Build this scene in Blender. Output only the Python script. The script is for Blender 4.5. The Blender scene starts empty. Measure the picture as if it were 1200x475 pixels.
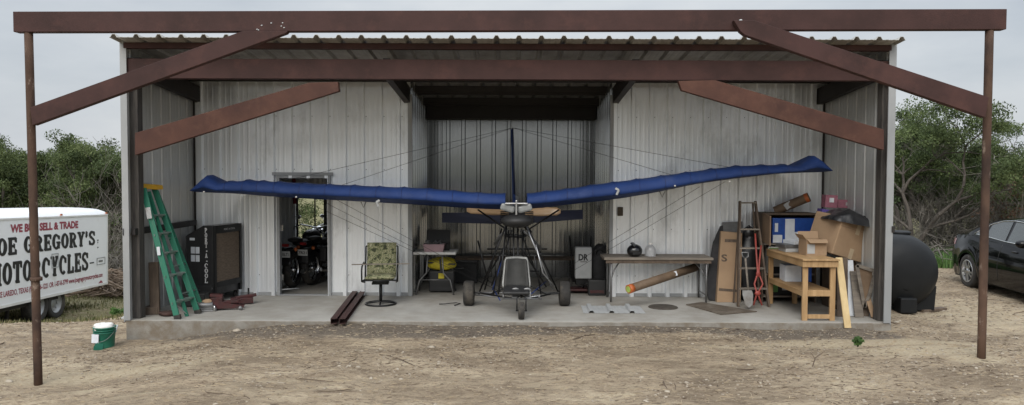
import bpy, math, random
import numpy as np
from mathutils import Vector, Matrix, Euler, Quaternion
R = math.radians
random.seed(7)
rng = np.random.default_rng(11)
scene = bpy.context.scene
COL = scene.collection

# ------------------------------------------------------------------ camera
CAM = Vector((0.0, 0.0, 2.07))
F = 870.0
ROLL = R(0.2)
CM = Matrix.Rotation(R(90 - 2.14), 3, 'X') @ Matrix.Rotation(ROLL, 3, 'Z')
cd = bpy.data.cameras.new('camera'); cam = bpy.data.objects.new('camera', cd); COL.objects.link(cam)
cam.location = CAM; cam.rotation_euler = CM.to_euler()
cd.sensor_width = 36; cd.lens = F / 1200 * 36; cd.clip_end = 3000; cd.clip_start = 0.05
scene.camera = cam

def W(px, py, D):
    """the point seen at (px, py) of the photograph, D metres ahead"""
    d = CM @ Vector(((px - 600) / F, (237.5 - py) / F, -1))
    return CAM + d * (D / d.y)
def XZ(px, py, D):
    p = W(px, py, D); return (p.x, p.z)

# ------------------------------------------------------------------ materials
MATS = {}
def nodes(name):
    m = bpy.data.materials.new(name); m.use_nodes = True
    nt = m.node_tree; b = nt.nodes['Principled BSDF']
    return m, nt, b
def N(nt, t, **kw):
    n = nt.nodes.new(t)
    for k, v in kw.items(): setattr(n, k, v)
    return n
def ramp(nt, src, stops):
    r = N(nt, 'ShaderNodeValToRGB'); nt.links.new(src, r.inputs[0])
    e = r.color_ramp.elements
    while len(e) < len(stops): e.new(0.5)
    for i, (p, c) in enumerate(stops):
        e[i].position = p; e[i].color = (c[0], c[1], c[2], 1) if not isinstance(c, (int, float)) else (c, c, c, 1)
    return r
def mapped(nt, scale=(1, 1, 1), coord='Object'):
    tc = N(nt, 'ShaderNodeTexCoord'); mp = N(nt, 'ShaderNodeMapping')
    nt.links.new(tc.outputs[coord], mp.inputs[0]); mp.inputs['Scale'].default_value = scale
    return mp.outputs[0]
def noise(nt, vec, scale, detail=5, rough=0.6):
    n = N(nt, 'ShaderNodeTexNoise'); nt.links.new(vec, n.inputs['Vector'])
    n.inputs['Scale'].default_value = scale; n.inputs['Detail'].default_value = detail; n.inputs['Roughness'].default_value = rough
    return n.outputs['Fac']
def mixc(nt, fac, a, b, mode='MIX'):
    m = N(nt, 'ShaderNodeMix', data_type='RGBA', blend_type=mode)
    if isinstance(fac, float): m.inputs[0].default_value = fac
    else: nt.links.new(fac, m.inputs[0])
    for i, v in ((6, a), (7, b)):
        if hasattr(v, 'links') or hasattr(v, 'is_linked'): nt.links.new(v, m.inputs[i])
        else: m.inputs[i].default_value = (v[0], v[1], v[2], 1)
    return m.outputs[2]
def mat(name, col, rough=0.6, metal=0.0, col2=None, scale=3.0, stretch=(1, 1, 1), lo=0.35, hi=0.65, bump=0.0, bscale=40.0, spec=0.5, grime=None, gscale=1.2, galo=0.5, gahi=0.75, coat=0.0, sheen=0.0, rvar=0.0, scuff=None, sscale=9.0, slo=.66, shi=.70):
    """Principled with two-tone noise, an optional second layer of grime and a fine bump"""
    m, nt, b = nodes(name)
    v = mapped(nt, stretch)
    f = noise(nt, v, scale)
    c2 = col2 or tuple(x * 0.72 for x in col)
    c = ramp(nt, f, [(lo, c2), (hi, col)]).outputs[0]
    if grime:
        g = noise(nt, mapped(nt, stretch), gscale, 8, 0.7)
        gm = ramp(nt, g, [(galo, 0.0), (gahi, 1.0)]).outputs[0]
        c = mixc(nt, gm, c, grime)
    if scuff:
        g2 = noise(nt, mapped(nt, (1, 1, 1)), sscale, 9, 0.78)
        c = mixc(nt, ramp(nt, g2, [(slo, 0.0), (shi, 1.0)]).outputs[0], c, scuff)
    nt.links.new(c, b.inputs['Base Color'])
    b.inputs['Roughness'].default_value = rough; b.inputs['Metallic'].default_value = metal
    b.inputs['Specular IOR Level'].default_value = spec
    b.inputs['Coat Weight'].default_value = coat
    b.inputs['Sheen Weight'].default_value = sheen
    if rvar:
        rr = N(nt, 'ShaderNodeMapRange'); nt.links.new(f, rr.inputs[0])
        rr.inputs[1].default_value = .3; rr.inputs[2].default_value = .7
        rr.inputs[3].default_value = max(0.02, rough - rvar); rr.inputs[4].default_value = min(1, rough + rvar)
        nt.links.new(rr.outputs[0], b.inputs['Roughness'])
    if bump:
        bn = N(nt, 'ShaderNodeBump'); bn.inputs['Strength'].default_value = bump; bn.inputs['Distance'].default_value = 0.01
        nt.links.new(noise(nt, mapped(nt, stretch), bscale, 4), bn.inputs['Height']); nt.links.new(bn.outputs[0], b.inputs['Normal'])
    MATS[name] = m
    return m

M = {}
def mk(name, *a, **k): M[name] = mat(name, *a, **k)
mk('primer_steel', (0.064, 0.033, 0.030), 0.66, 0.0, (0.042, 0.023, 0.021), 1.7, (1, 1, 1), spec=.18, scuff=(0.17, 0.135, 0.12), sscale=7, slo=.69, shi=.73, bump=.15, bscale=25, grime=(0.082, 0.040, 0.034), gscale=3, galo=.50, gahi=.75)
mk('primer_light', (0.098, 0.048, 0.036), 0.68, 0.0, (0.064, 0.033, 0.027), 2.2, (1, 1, 1), spec=.18, scuff=(0.18, 0.13, 0.105), sscale=7, slo=.69, shi=.73, bump=.15, bscale=25, grime=(0.125, 0.064, 0.046), gscale=3, galo=.50, gahi=.75)
mk('rusty_pipe', (0.105, 0.065, 0.046), 0.85, 0.0, (0.045, 0.030, 0.025), 3.5, (1, 1, .5), spec=.15, bump=.35, bscale=30, grime=(0.26, 0.2, 0.16), gscale=9, galo=.60, gahi=.70)
mk('post_wood', (0.075, 0.068, 0.06), 0.8, 0.0, (0.04, 0.036, 0.034), 6, (6, 6, .5), bump=.4, bscale=20, grime=(0.13, 0.11, 0.095), gscale=5)
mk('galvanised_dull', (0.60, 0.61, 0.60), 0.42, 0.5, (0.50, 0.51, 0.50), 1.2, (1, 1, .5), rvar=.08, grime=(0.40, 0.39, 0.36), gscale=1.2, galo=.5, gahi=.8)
mk('galvanised', (0.93, 0.955, 0.98), 0.37, 0.60, (0.87, 0.895, 0.92), .8, (1, 1, .5), rvar=.02, grime=(0.52, 0.53, 0.53), gscale=1.3, galo=.52, gahi=.78)
mk('galvanised_trim', (0.37, 0.38, 0.385), 0.5, 0.25, (0.30, 0.31, 0.315), 2, (1, 1, .4), grime=(0.33, 0.31, 0.28), gscale=3, galo=.58, gahi=.8)
mk('roof_metal', (0.42, 0.415, 0.39), 0.5, 0.3, (0.30, 0.29, 0.265), 2.5, (1, 1, 1), grime=(0.20, 0.18, 0.15), gscale=4, galo=.5, gahi=.76)
mk('alcove_metal', (0.36, 0.37, 0.375), 0.18, 0.85, (0.33, 0.34, 0.345), .6, (1, 1, .5), rvar=.0, grime=(0.27, 0.27, 0.26), gscale=.7, galo=.5, gahi=.8)
mk('dark_steel', (0.03, 0.026, 0.025), 0.6, 0.2, bump=.1)
mk('black_metal', (0.012, 0.012, 0.013), 0.4, 0.3, rvar=.15)
mk('black_paint', (0.011, 0.011, 0.012), 0.38, 0.0, (0.02, 0.02, 0.021), 5, rvar=.12, grime=(0.06, 0.055, 0.05), gscale=3, galo=.6, gahi=.85)
mk('black_plastic', (0.014, 0.014, 0.015), 0.55, 0.0, (0.022, 0.022, 0.022), 4, bump=.1)
mk('dark_cloth', (0.018, 0.018, 0.020), 0.85, 0.0, (0.03, 0.03, 0.032), 6, bump=.5, bscale=18)
mk('bag_plastic', (0.010, 0.011, 0.013), 0.35, 0.0, (0.02, 0.02, 0.022), 6, bump=.9, bscale=9)
mk('rubber', (0.020, 0.019, 0.018), 0.8, 0.0, (0.035, 0.032, 0.028), 9, bump=.5, bscale=45, grime=(0.13, 0.11, 0.085), gscale=3.5, galo=.52, gahi=.8)
mk('chrome', (0.75, 0.76, 0.77), 0.18, 1.0, (0.6, 0.6, 0.6))
mk('aluminium', (0.55, 0.56, 0.57), 0.35, 0.9, (0.42, 0.42, 0.43), 8)
mk('sail_seam', (0.012, 0.028, 0.12), 0.6, 0.0)
mk('sailcloth', (0.019, 0.046, 0.165), 0.66, 0.0, (0.014, 0.034, 0.122), 1.8, (1, 1.6, 1), bump=.8, bscale=4, spec=.22, grime=(0.045, 0.070, 0.175), gscale=2.4, galo=.50, gahi=.8)
mk('sail_dark', (0.006, 0.010, 0.035), 0.6, 0.0, (0.004, 0.007, 0.025), 3, bump=.3, bscale=6)
mk('prop_wood', (0.62, 0.43, 0.26), 0.4, 0.0, (0.50, 0.33, 0.19), 5, (1, 6, 6), coat=.3)
mk('grey_fairing', (0.30, 0.31, 0.31), 0.45, 0.1, (0.20, 0.21, 0.21), 6)
mk('seat_shell', (0.33, 0.33, 0.31), 0.5, 0.1, (0.22, 0.22, 0.21), 8)
mk('seat_pad', (0.034, 0.033, 0.030), 0.75, 0.0, (0.022, 0.022, 0.020), 7, bump=.4, bscale=30)
mk('blue_tube', (0.02, 0.05, 0.22), 0.4, 0.3)
mk('concrete', (0.40, 0.385, 0.35), 0.82, 0.0, (0.33, 0.317, 0.288), 1.6, bump=.25, bscale=60, grime=(0.255, 0.235, 0.20), gscale=.9, galo=.42, gahi=.66, scuff=(0.17, 0.155, 0.13), sscale=1.6, slo=.60, shi=.70)
mk('concrete_face', (0.27, 0.255, 0.225), 0.9, 0.0, (0.20, 0.185, 0.16), 5, bump=.5, bscale=30, grime=(0.17, 0.14, 0.105), gscale=3, galo=.45, gahi=.62)
mk('green_fibreglass', (0.02, 0.145, 0.092), 0.5, 0.0, (0.014, 0.145, 0.088), 4, (1, 1, .4), grime=(0.10, 0.18, 0.13), gscale=6, galo=.6, gahi=.75)
mk('yellow_plastic', (0.62, 0.36, 0.03), 0.5, 0.0, (0.5, 0.28, 0.02), 6)
mk('ladder_step', (0.32, 0.36, 0.34), 0.5, 0.5, (0.14, 0.24, 0.19), 8)
mk('media_pad', (0.19, 0.145, 0.105), 0.95, 0.0, (0.12, 0.092, 0.068), 14, (1, 1, 4), bump=.9, bscale=60)
mk('white_paint', (0.70, 0.69, 0.66), 0.45, 0.0, (0.60, 0.59, 0.56), 3, grime=(0.42, 0.39, 0.34), gscale=2, galo=.6, gahi=.85)
mk('trailer_white', (0.80, 0.805, 0.81), 0.4, 0.0, (0.76, 0.765, 0.77), 1.2, grime=(0.50, 0.47, 0.41), gscale=1.4, galo=.58, gahi=.86, coat=.2)
mk('letter_black', (0.015, 0.015, 0.017), 0.5)
mk('letter_maroon', (0.30, 0.045, 0.07), 0.5, 0.0, (0.24, 0.04, 0.06), 6)
mk('letter_white', (0.62, 0.62, 0.62), 0.5)
mk('grey_light', (0.45, 0.46, 0.46), 0.5, 0.0, (0.36, 0.37, 0.37), 4, grime=(0.22, 0.21, 0.19), gscale=4, galo=.55, gahi=.8)
mk('red_paint', (0.075, 0.012, 0.012), 0.55, 0.0, (0.035, 0.011, 0.011), 7, grime=(0.03, 0.025, 0.022), gscale=6, galo=.5, gahi=.7)
mk('red_tool', (0.34, 0.06, 0.045), 0.5, 0.0, (0.24, 0.045, 0.036), 8)
mk('cardboard', (0.36, 0.245, 0.15), 0.85, 0.0, (0.30, 0.20, 0.12), 2.5, bump=.12, bscale=30, grime=(0.21, 0.14, 0.085), gscale=2.5, galo=.58, gahi=.8)
mk('cardboard_dark', (0.20, 0.135, 0.085), 0.85, 0.0, (0.15, 0.10, 0.063), 3, bump=.12, bscale=30)
mk('packing_tape', (0.48, 0.38, 0.26), 0.3, 0.0, (0.42, 0.33, 0.22), 8)
mk('tube_card', (0.17, 0.115, 0.072), 0.7, 0.0, (0.12, 0.08, 0.05), 5, bump=.2)
mk('pine', (0.46, 0.30, 0.15), 0.6, 0.0, (0.33, 0.20, 0.09), 4, (5, .6, .6), bump=.2, bscale=25)
mk('pine_upright', (0.44, 0.285, 0.14), 0.6, 0.0, (0.32, 0.19, 0.085), 4, (5, 5, .6), bump=.2, bscale=25)
mk('pale_board', (0.58, 0.44, 0.23), 0.7, 0.0, (0.46, 0.33, 0.16), 3, (4, 4, .7), bump=.2, bscale=25)
mk('old_wood', (0.13, 0.095, 0.068), 0.8, 0.0, (0.07, 0.05, 0.036), 5, (3, 3, .7), bump=.4, bscale=25)
mk('grey_wood', (0.23, 0.20, 0.165), 0.85, 0.0, (0.14, 0.12, 0.10), 4, (.6, 5, 5), bump=.4, bscale=25)
mk('table_plastic', (0.62, 0.62, 0.60), 0.5, 0.0, (0.52, 0.52, 0.50), 6, grime=(0.33, 0.31, 0.28), gscale=5)
mk('bin_pink', (0.36, 0.24, 0.26), 0.5)
mk('bag_yellow', (0.60, 0.50, 0.03), 0.7, 0.0, (0.36, 0.29, 0.03), 8, bump=.4, bscale=20)
mk('blue_print', (0.015, 0.075, 0.33), 0.45, 0.0, (0.01, 0.05, 0.24), 6)
mk('paper', (0.66, 0.69, 0.72), 0.6, 0.0, (0.55, 0.58, 0.62), 7)
mk('pink_print', (0.33, 0.13, 0.17), 0.5, 0.0, (0.25, 0.095, 0.13), 14)
mk('purple_print', (0.10, 0.07, 0.28), 0.5)
mk('green_print', (0.12, 0.30, 0.08), 0.5)
mk('orange_tape', (0.50, 0.13, 0.035), 0.5)
mk('lime_cap', (0.42, 0.55, 0.12), 0.5)
mk('bucket_green', (0.015, 0.15, 0.095), 0.42, 0.0, (0.012, 0.12, 0.078), 5, grime=(0.12, 0.20, 0.14), gscale=5, galo=.6, gahi=.8)
mk('tank_poly', (0.010, 0.011, 0.012), 0.5, 0.0, (0.014, 0.015, 0.016), 3, bump=.05, spec=.2, grime=(0.028, 0.027, 0.025), gscale=1.6, galo=.55, gahi=.85)
mk('car_paint', (0.003, 0.003, 0.004), 0.06, 0.0, (0.004, 0.004, 0.005), 3, spec=.26, grime=(0.014, 0.013, 0.012), gscale=1.5, galo=.6, gahi=.9)
mk('car_glass', (0.05, 0.058, 0.056), 0.05, 0.0, (0.04, 0.046, 0.045), 2, coat=1.0)
mk('tail_lamp', (0.25, 0.02, 0.02), 0.2, 0.0, coat=1.0)
mk('dark_trim', (0.02, 0.02, 0.02), 0.6)
mk('plate_white', (0.62, 0.62, 0.60), 0.4)
mk('steel_grey', (0.22, 0.22, 0.22), 0.45, 0.6, (0.15, 0.15, 0.15), 6)
mk('shovel_steel', (0.34, 0.34, 0.33), 0.45, 0.6, (0.24, 0.22, 0.2), 8)
mk('stone', (0.40, 0.35, 0.275), 0.9, 0.0, (0.26, 0.22, 0.17), 8, bump=.3)
mk('straw', (0.44, 0.36, 0.25), 0.9, 0.0, (0.30, 0.24, 0.165), 3)
mk('twig', (0.14, 0.10, 0.07), 0.9, 0.0, (0.06, 0.04, 0.03), 3)
mk('rust_dark', (0.07, 0.035, 0.028), 0.75, 0.1, (0.045, 0.026, 0.022), 5, bump=.3)
mk('mat_brown', (0.12, 0.095, 0.07), 0.95, 0.0, (0.085, 0.066, 0.05), 6, bump=.6, bscale=50, grime=(0.22, 0.19, 0.15), gscale=4)
mk('dark_stain_plate', (0.085, 0.075, 0.06), 0.8, 0.2, (0.06, 0.05, 0.042), 9, bump=.3)
mk('red_bar', (0.20, 0.015, 0.03), 0.5)
mk('helmet_black', (0.012, 0.013, 0.015), 0.25, 0.0, coat=.5)

def special_mats():
    # camouflage cloth
    m, nt, b = nodes('camouflage_cloth')
    v = mapped(nt); f = noise(nt, v, 13, 4, .7)
    r = ramp(nt, f, [(.38, (0.035, 0.04, 0.02)), (.44, (0.14, 0.15, 0.07)), (.50, (0.26, 0.245, 0.15)), (.56, (0.09, 0.11, 0.045)), (.62, (0.33, 0.31, 0.21))])
    r.color_ramp.interpolation = 'CONSTANT'
    nt.links.new(r.outputs[0], b.inputs['Base Color']); b.inputs['Roughness'].default_value = .9
    M['camo'] = m
    # cloudy translucent jug
    m, nt, b = nodes('cloudy_jug')
    b.inputs['Base Color'].default_value = (0.62, 0.63, 0.64, 1); b.inputs['Roughness'].default_value = .3
    b.inputs['Transmission Weight'].default_value = .55
    M['jug'] = m
    # ground
    m, nt, b = nodes('dirt_ground')
    v = mapped(nt, (1, 1, 1))
    at = N(nt, 'ShaderNodeAttribute', attribute_name='mask'); sp = N(nt, 'ShaderNodeSeparateColor'); nt.links.new(at.outputs['Color'], sp.inputs[0])
    vs = mapped(nt, (.55, 1.5, 1))
    a = noise(nt, vs, 1.3, 10, .72); c = ramp(nt, a, [(.34, (0.185, 0.142, 0.098)), (.5, (0.33, 0.262, 0.182)), (.64, (0.49, 0.405, 0.285))]).outputs[0]
    f2 = noise(nt, vs, 14, 6, .75); c = mixc(nt, ramp(nt, f2, [(.36, 1.0), (.50, 0.0)]).outputs[0], c, (0.165, 0.122, 0.086))
    f3 = noise(nt, v, 55, 4, .7); c = mixc(nt, ramp(nt, f3, [(.60, 0.0), (.70, .8)]).outputs[0], c, (0.42, 0.36, 0.27))
    f4 = noise(nt, vs, 42, 4, .8); c = mixc(nt, ramp(nt, f4, [(.56, 0.0), (.62, .7)]).outputs[0], c, (0.085, 0.062, 0.045))
    def masked(chan, thr, col, c, sc):
        n = noise(nt, vs, sc, 8, .75)
        ad = N(nt, 'ShaderNodeMath', operation='ADD'); nt.links.new(sp.outputs[chan], ad.inputs[0]); nt.links.new(n, ad.inputs[1])
        return mixc(nt, ramp(nt, ad.outputs[0], [(thr, 0.0), (thr + .22, .92)]).outputs[0], c, col)
    # channel 0 caliche / sawdust, 1 grass, 2 darker brown ground
    nn = noise(nt, v, 30, 5, .7)
    cal = ramp(nt, nn, [(.35, (0.36, 0.295, 0.20)), (.65, (0.47, 0.395, 0.28))]).outputs[0]
    gr = ramp(nt, nn, [(.35, (0.10, 0.105, 0.045)), (.65, (0.21, 0.19, 0.10))]).outputs[0]
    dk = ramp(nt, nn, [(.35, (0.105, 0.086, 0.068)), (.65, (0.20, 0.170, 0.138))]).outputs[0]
    def mk2(chan, col, c, thr, sc):
        n = noise(nt, vs, sc, 8, .75)
        ad = N(nt, 'ShaderNodeMath', operation='ADD'); nt.links.new(sp.outputs[chan], ad.inputs[0]); nt.links.new(n, ad.inputs[1])
        f = ramp(nt, ad.outputs[0], [(thr, 0.0), (min(1, thr + .2), .9)]).outputs[0]
        return mixc(nt, f, c, col)
    # halve so that ramp stays in 0..1
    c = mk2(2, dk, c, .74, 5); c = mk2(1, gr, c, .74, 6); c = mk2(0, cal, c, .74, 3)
    nt.links.new(c, b.inputs['Base Color']); b.inputs['Roughness'].default_value = .95; b.inputs['Specular IOR Level'].default_value = .15
    bn = N(nt, 'ShaderNodeBump'); bn.inputs['Strength'].default_value = .9; bn.inputs['Distance'].default_value = .05
    nt.links.new(noise(nt, vs, 22, 8, .75), bn.inputs['Height']); nt.links.new(bn.outputs[0], b.inputs['Normal'])
    M['dirt'] = m
    # leaf materials with a per-clump tone
    def leaf(name, dark, mid, light):
        m, nt, b = nodes(name)
        at = N(nt, 'ShaderNodeAttribute', attribute_name='tone')
        c = ramp(nt, at.outputs['Fac'], [(0.05, dark), (0.5, mid), (0.95, light)]).outputs[0]
        oi = N(nt, 'ShaderNodeObjectInfo'); hs = N(nt, 'ShaderNodeHueSaturation')
        mr = N(nt, 'ShaderNodeMapRange'); nt.links.new(oi.outputs['Random'], mr.inputs[0]); mr.inputs[3].default_value = .82; mr.inputs[4].default_value = 1.15
        nt.links.new(mr.outputs[0], hs.inputs['Value']); nt.links.new(c, hs.inputs['Color'])
        nt.links.new(hs.outputs[0], b.inputs['Base Color']); b.inputs['Roughness'].default_value = .7; b.inputs['Specular IOR Level'].default_value = .25
        tr = N(nt, 'ShaderNodeBsdfTranslucent'); nt.links.new(hs.outputs[0], tr.inputs[0])
        mx = N(nt, 'ShaderNodeMixShader'); mx.inputs[0].default_value = .25
        out = nt.nodes['Material Output']
        nt.links.new(b.outputs[0], mx.inputs[1]); nt.links.new(tr.outputs[0], mx.inputs[2]); nt.links.new(mx.outputs[0], out.inputs[0])
        return m
    M['juniper'] = leaf('juniper_leaf', (0.030, 0.043, 0.017), (0.078, 0.106, 0.040), (0.150, 0.180, 0.070))
    M['juniper_olive'] = leaf('olive_leaf', (0.036, 0.054, 0.022), (0.088, 0.122, 0.045), (0.16, 0.20, 0.08))
    M['oak_rust'] = leaf('dry_leaf', (0.07, 0.045, 0.03), (0.14, 0.08, 0.05), (0.20, 0.12, 0.08))
    M['weed'] = leaf('weed_leaf', (0.05, 0.10, 0.03), (0.09, 0.17, 0.05), (0.14, 0.24, 0.07))
    M['grass'] = leaf('grass_blade', (0.07, 0.085, 0.03), (0.15, 0.15, 0.065), (0.25, 0.22, 0.12))
    M['bark'] = mat('cedar_bark', (0.105, 0.09, 0.075), .9, 0, (0.05, 0.042, 0.036), 5, (3, 3, .5), bump=.5, bscale=20)
    M['grey_twig'] = mat('grey_twig', (0.19, 0.175, 0.15), .9, 0, (0.09, 0.08, 0.068), 2)
    M['dead_wood'] = mat('dead_wood', (0.24, 0.18, 0.13), .9, 0, (0.12, 0.085, 0.06), 2)
    # primer steel with scuffs
    return
special_mats()

# ------------------------------------------------------------------ mesh builder
class MB:
    def __init__(s, origin=None):
        s.v = []; s.f = []; s.m = []; s.sm = []; s.o = Vector(origin) if origin is not None else Vector((0, 0, 0)); s.X = None; s.mats = []; s.cur = 0
    def use(s, name):
        if name not in s.mats: s.mats.append(name)
        s.cur = s.mats.index(name); return s
    def add(s, verts, faces, smooth=False):
        n = len(s.v)
        for p in verts:
            p = Vector(p)
            if s.X is not None: p = s.X @ p
            s.v.append(p - s.o)
        for f in faces:
            s.f.append([n + i for i in f]); s.m.append(s.cur); s.sm.append(smooth)
        return s
    def box(s, x0, x1, y0, y1, z0, z1):
        v = [(x, y, z) for x in (x0, x1) for y in (y0, y1) for z in (z0, z1)]
        return s.add(v, [(0, 1, 3, 2), (4, 6, 7, 5), (0, 4, 5, 1), (2, 3, 7, 6), (0, 2, 6, 4), (1, 5, 7, 3)])
    def obox(s, c, size, rot=(0, 0, 0)):
        """box centred at c, rotated by an euler"""
        E = Euler(rot).to_matrix(); h = Vector(size) / 2; c = Vector(c)
        v = [c + E @ Vector((x * h.x, y * h.y, z * h.z)) for x in (-1, 1) for y in (-1, 1) for z in (-1, 1)]
        return s.add(v, [(0, 1, 3, 2), (4, 6, 7, 5), (0, 4, 5, 1), (2, 3, 7, 6), (0, 2, 6, 4), (1, 5, 7, 3)])
    def beam(s, a, b, w, h, up=(0, 0, 1)):
        """rectangular bar from a to b, w across, h along up"""
        a = Vector(a); b = Vector(b); d = (b - a).normalized(); u = Vector(up)
        sd = d.cross(u)
        if sd.length < 1e-4: sd = d.cross(Vector((1, 0, 0)))
        sd.normalize(); u = sd.cross(d)
        v = []
        for p in (a, b):
            for i, j in ((-1, -1), (1, -1), (1, 1), (-1, 1)): v.append(p + sd * i * w / 2 + u * j * h / 2)
        return s.add(v, [(3, 2, 1, 0), (4, 5, 6, 7), (0, 1, 5, 4), (1, 2, 6, 5), (2, 3, 7, 6), (3, 0, 4, 7)])
    def prism(s, poly, y0, y1):
        """polygon of (x, z) given a thickness from y0 to y1"""
        n = len(poly)
        v = [(x, y0, z) for x, z in poly] + [(x, y1, z) for x, z in poly]
        f = [tuple(range(n)), tuple(range(2 * n - 1, n - 1, -1))] + [(i, n + i, n + (i + 1) % n, (i + 1) % n) for i in range(n)]
        return s.add(v, f)
    def slabpoly(s, pts, nrm):
        """3-D planar polygon thickened along nrm"""
        n = len(pts); nrm = Vector(nrm); pts = [Vector(p) for p in pts]
        v = pts + [p + nrm for p in pts]
        f = [tuple(range(n)), tuple(range(2 * n - 1, n - 1, -1))] + [(i, n + i, n + (i + 1) % n, (i + 1) % n) for i in range(n)]
        return s.add(v, f)
    def tube(s, pts, r, n=8, caps=True, smooth=True):
        pts = [Vector(p) for p in pts]; rs = r if isinstance(r, (list, tuple)) else [r] * len(pts)
        ref = Vector((0, 0, 1)); v = []; prev = None
        for i, p in enumerate(pts):
            d = (pts[min(i + 1, len(pts) - 1)] - pts[max(i - 1, 0)])
            if d.length < 1e-9: d = Vector((0, 0, 1))
            d.normalize()
            if prev is None:
                a = d.cross(ref)
                if a.length < .05: a = d.cross(Vector((1, 0, 0)))
            else:
                a = prev - d * prev.dot(d)
                if a.length < 1e-4: a = d.cross(ref)
            a.normalize(); b = d.cross(a); prev = a
            for k in range(n):
                t = 2 * math.pi * k / n; v.append(p + (a * math.cos(t) + b * math.sin(t)) * rs[i])
        f = []
        for i in range(len(pts) - 1):
            for k in range(n):
                k2 = (k + 1) % n; f.append((i * n + k, i * n + k2, (i + 1) * n + k2, (i + 1) * n + k))
        s.add(v, f, smooth)
        if caps:
            L = len(s.v) - len(v); s.f.append([L + k for k in range(n)][::-1]); s.m.append(s.cur); s.sm.append(False)
            e = L + (len(pts) - 1) * n; s.f.append([e + k for k in range(n)]); s.m.append(s.cur); s.sm.append(False)
        return s
    def lathe(s, prof, c=(0, 0, 0), axis='Z', n=24, smooth=True, sx=1, sy=1):
        """prof of (radius, height) swept about an axis through c"""
        c = Vector(c); v = []
        for r, h in prof:
            for k in range(n):
                t = 2 * math.pi * k / n; a, b = r * math.cos(t) * sx, r * math.sin(t) * sy
                v.append(c + (Vector((a, b, h)) if axis == 'Z' else Vector((h, a, b)) if axis == 'X' else Vector((b, h, a))))
        f = []
        for i in range(len(prof) - 1):
            for k in range(n):
                k2 = (k + 1) % n; f.append((i * n + k, i * n + k2, (i + 1) * n + k2, (i + 1) * n + k))
        return s.add(v, f, smooth)
    def ell(s, c, r, n=16, m=10, jit=0.0, seed=0, rot=(0, 0, 0)):
        c = Vector(c); E = Euler(rot).to_matrix(); v = []; rr = random.Random(seed)
        js = [[1 + rr.uniform(-jit, jit) for _ in range(n)] for _ in range(m + 1)]
        for i in range(m + 1):
            th = math.pi * i / m
            for k in range(n):
                ph = 2 * math.pi * k / n; q = js[i][k] if 0 < i < m else 1
                v.append(c + E @ Vector((r[0] * math.sin(th) * math.cos(ph) * q, r[1] * math.sin(th) * math.sin(ph) * q, r[2] * math.cos(th) * q)))
        f = [(i * n + k, (i + 1) * n + k, (i + 1) * n + (k + 1) % n, i * n + (k + 1) % n) for i in range(m) for k in range(n)]
        return s.add(v, f, True)
    def grid(s, fn, nu, nv, smooth=True, closed_u=False):
        v = [fn(i / nu, j / nv) for j in range(nv + 1) for i in range(nu + 1)]
        f = [(j * (nu + 1) + i, j * (nu + 1) + i + 1, (j + 1) * (nu + 1) + i + 1, (j + 1) * (nu + 1) + i) for j in range(nv) for i in range(nu)]
        return s.add(v, f, smooth)
    def build(s, name, material=None, parent=None, bevel=0.0, recalc=True):
        me = bpy.data.meshes.new(name); me.from_pydata([tuple(p) for p in s.v], [], s.f)
        names = s.mats if s.mats else [material]
        for n in names: me.materials.append(M[n])
        me.polygons.foreach_set('material_index', s.m if s.mats else [0] * len(s.f))
        me.polygons.foreach_set('use_smooth', s.sm); me.update()
        if recalc:
            import bmesh
            bm = bmesh.new(); bm.from_mesh(me); bmesh.ops.recalc_face_normals(bm, faces=bm.faces[:]); bm.to_mesh(me); bm.free()
        o = bpy.data.objects.new(name, me); COL.objects.link(o)
        if parent is not None: o.parent = parent
        else: o.location = s.o
        if bevel:
            bv = o.modifiers.new('bevel', 'BEVEL'); bv.width = bevel; bv.segments = 2; bv.limit_method = 'ANGLE'; bv.angle_limit = R(40)
            bv.harden_normals = False
        return o

def tag(o, label=None, cat=None, group=None, kind=None):
    if label: o['label'] = label
    if cat: o['category'] = cat
    if group: o['group'] = group
    if kind: o['kind'] = kind
    return o
def thing(name, label, cat, loc=(0, 0, 0), rz=0.0, group=None, rot=None):
    o = bpy.data.objects.new(name, None); COL.objects.link(o); o.location = loc; o.rotation_euler = rot or (0, 0, rz)
    o.empty_display_size = .1
    return tag(o, label, cat, group)
def copy_tree(o, parent=None):
    c = o.copy(); COL.objects.link(c); c.parent = parent
    for ch in list(o.children): copy_tree(ch, c)
    return c

def text_mesh(body, size, bold=0.0, sx=1.0):
    cu = bpy.data.curves.new('t', 'FONT'); cu.body = body; cu.size = size; cu.offset = bold; cu.align_x = 'LEFT'
    cu.resolution_u = 3
    ob = bpy.data.objects.new('t', cu); COL.objects.link(ob)
    bpy.context.view_layer.update()
    dg = bpy.context.evaluated_depsgraph_get(); me = bpy.data.meshes.new_from_object(ob.evaluated_get(dg))
    vs = [(v.co.x * sx, v.co.y) for v in me.vertices]; fs = [tuple(p.vertices) for p in me.polygons]
    bpy.data.objects.remove(ob); bpy.data.curves.remove(cu); bpy.data.meshes.remove(me)
    return vs, fs
def put_text(mb, body, size, origin, u, v, bold=0.0, width=None, sx=1.0):
    """lay lettering on a plane: origin + u * x + v * y; width fits the line to a length"""
    vs, fs = text_mesh(body, size, bold, sx)
    if not vs: return
    x0 = min(p[0] for p in vs); x1 = max(p[0] for p in vs); k = (width / (x1 - x0)) if width else 1.0
    o = Vector(origin); u = Vector(u); v = Vector(v)
    mb.add([o + u * ((p[0] - x0) * k) + v * p[1] for p in vs], fs)

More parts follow.
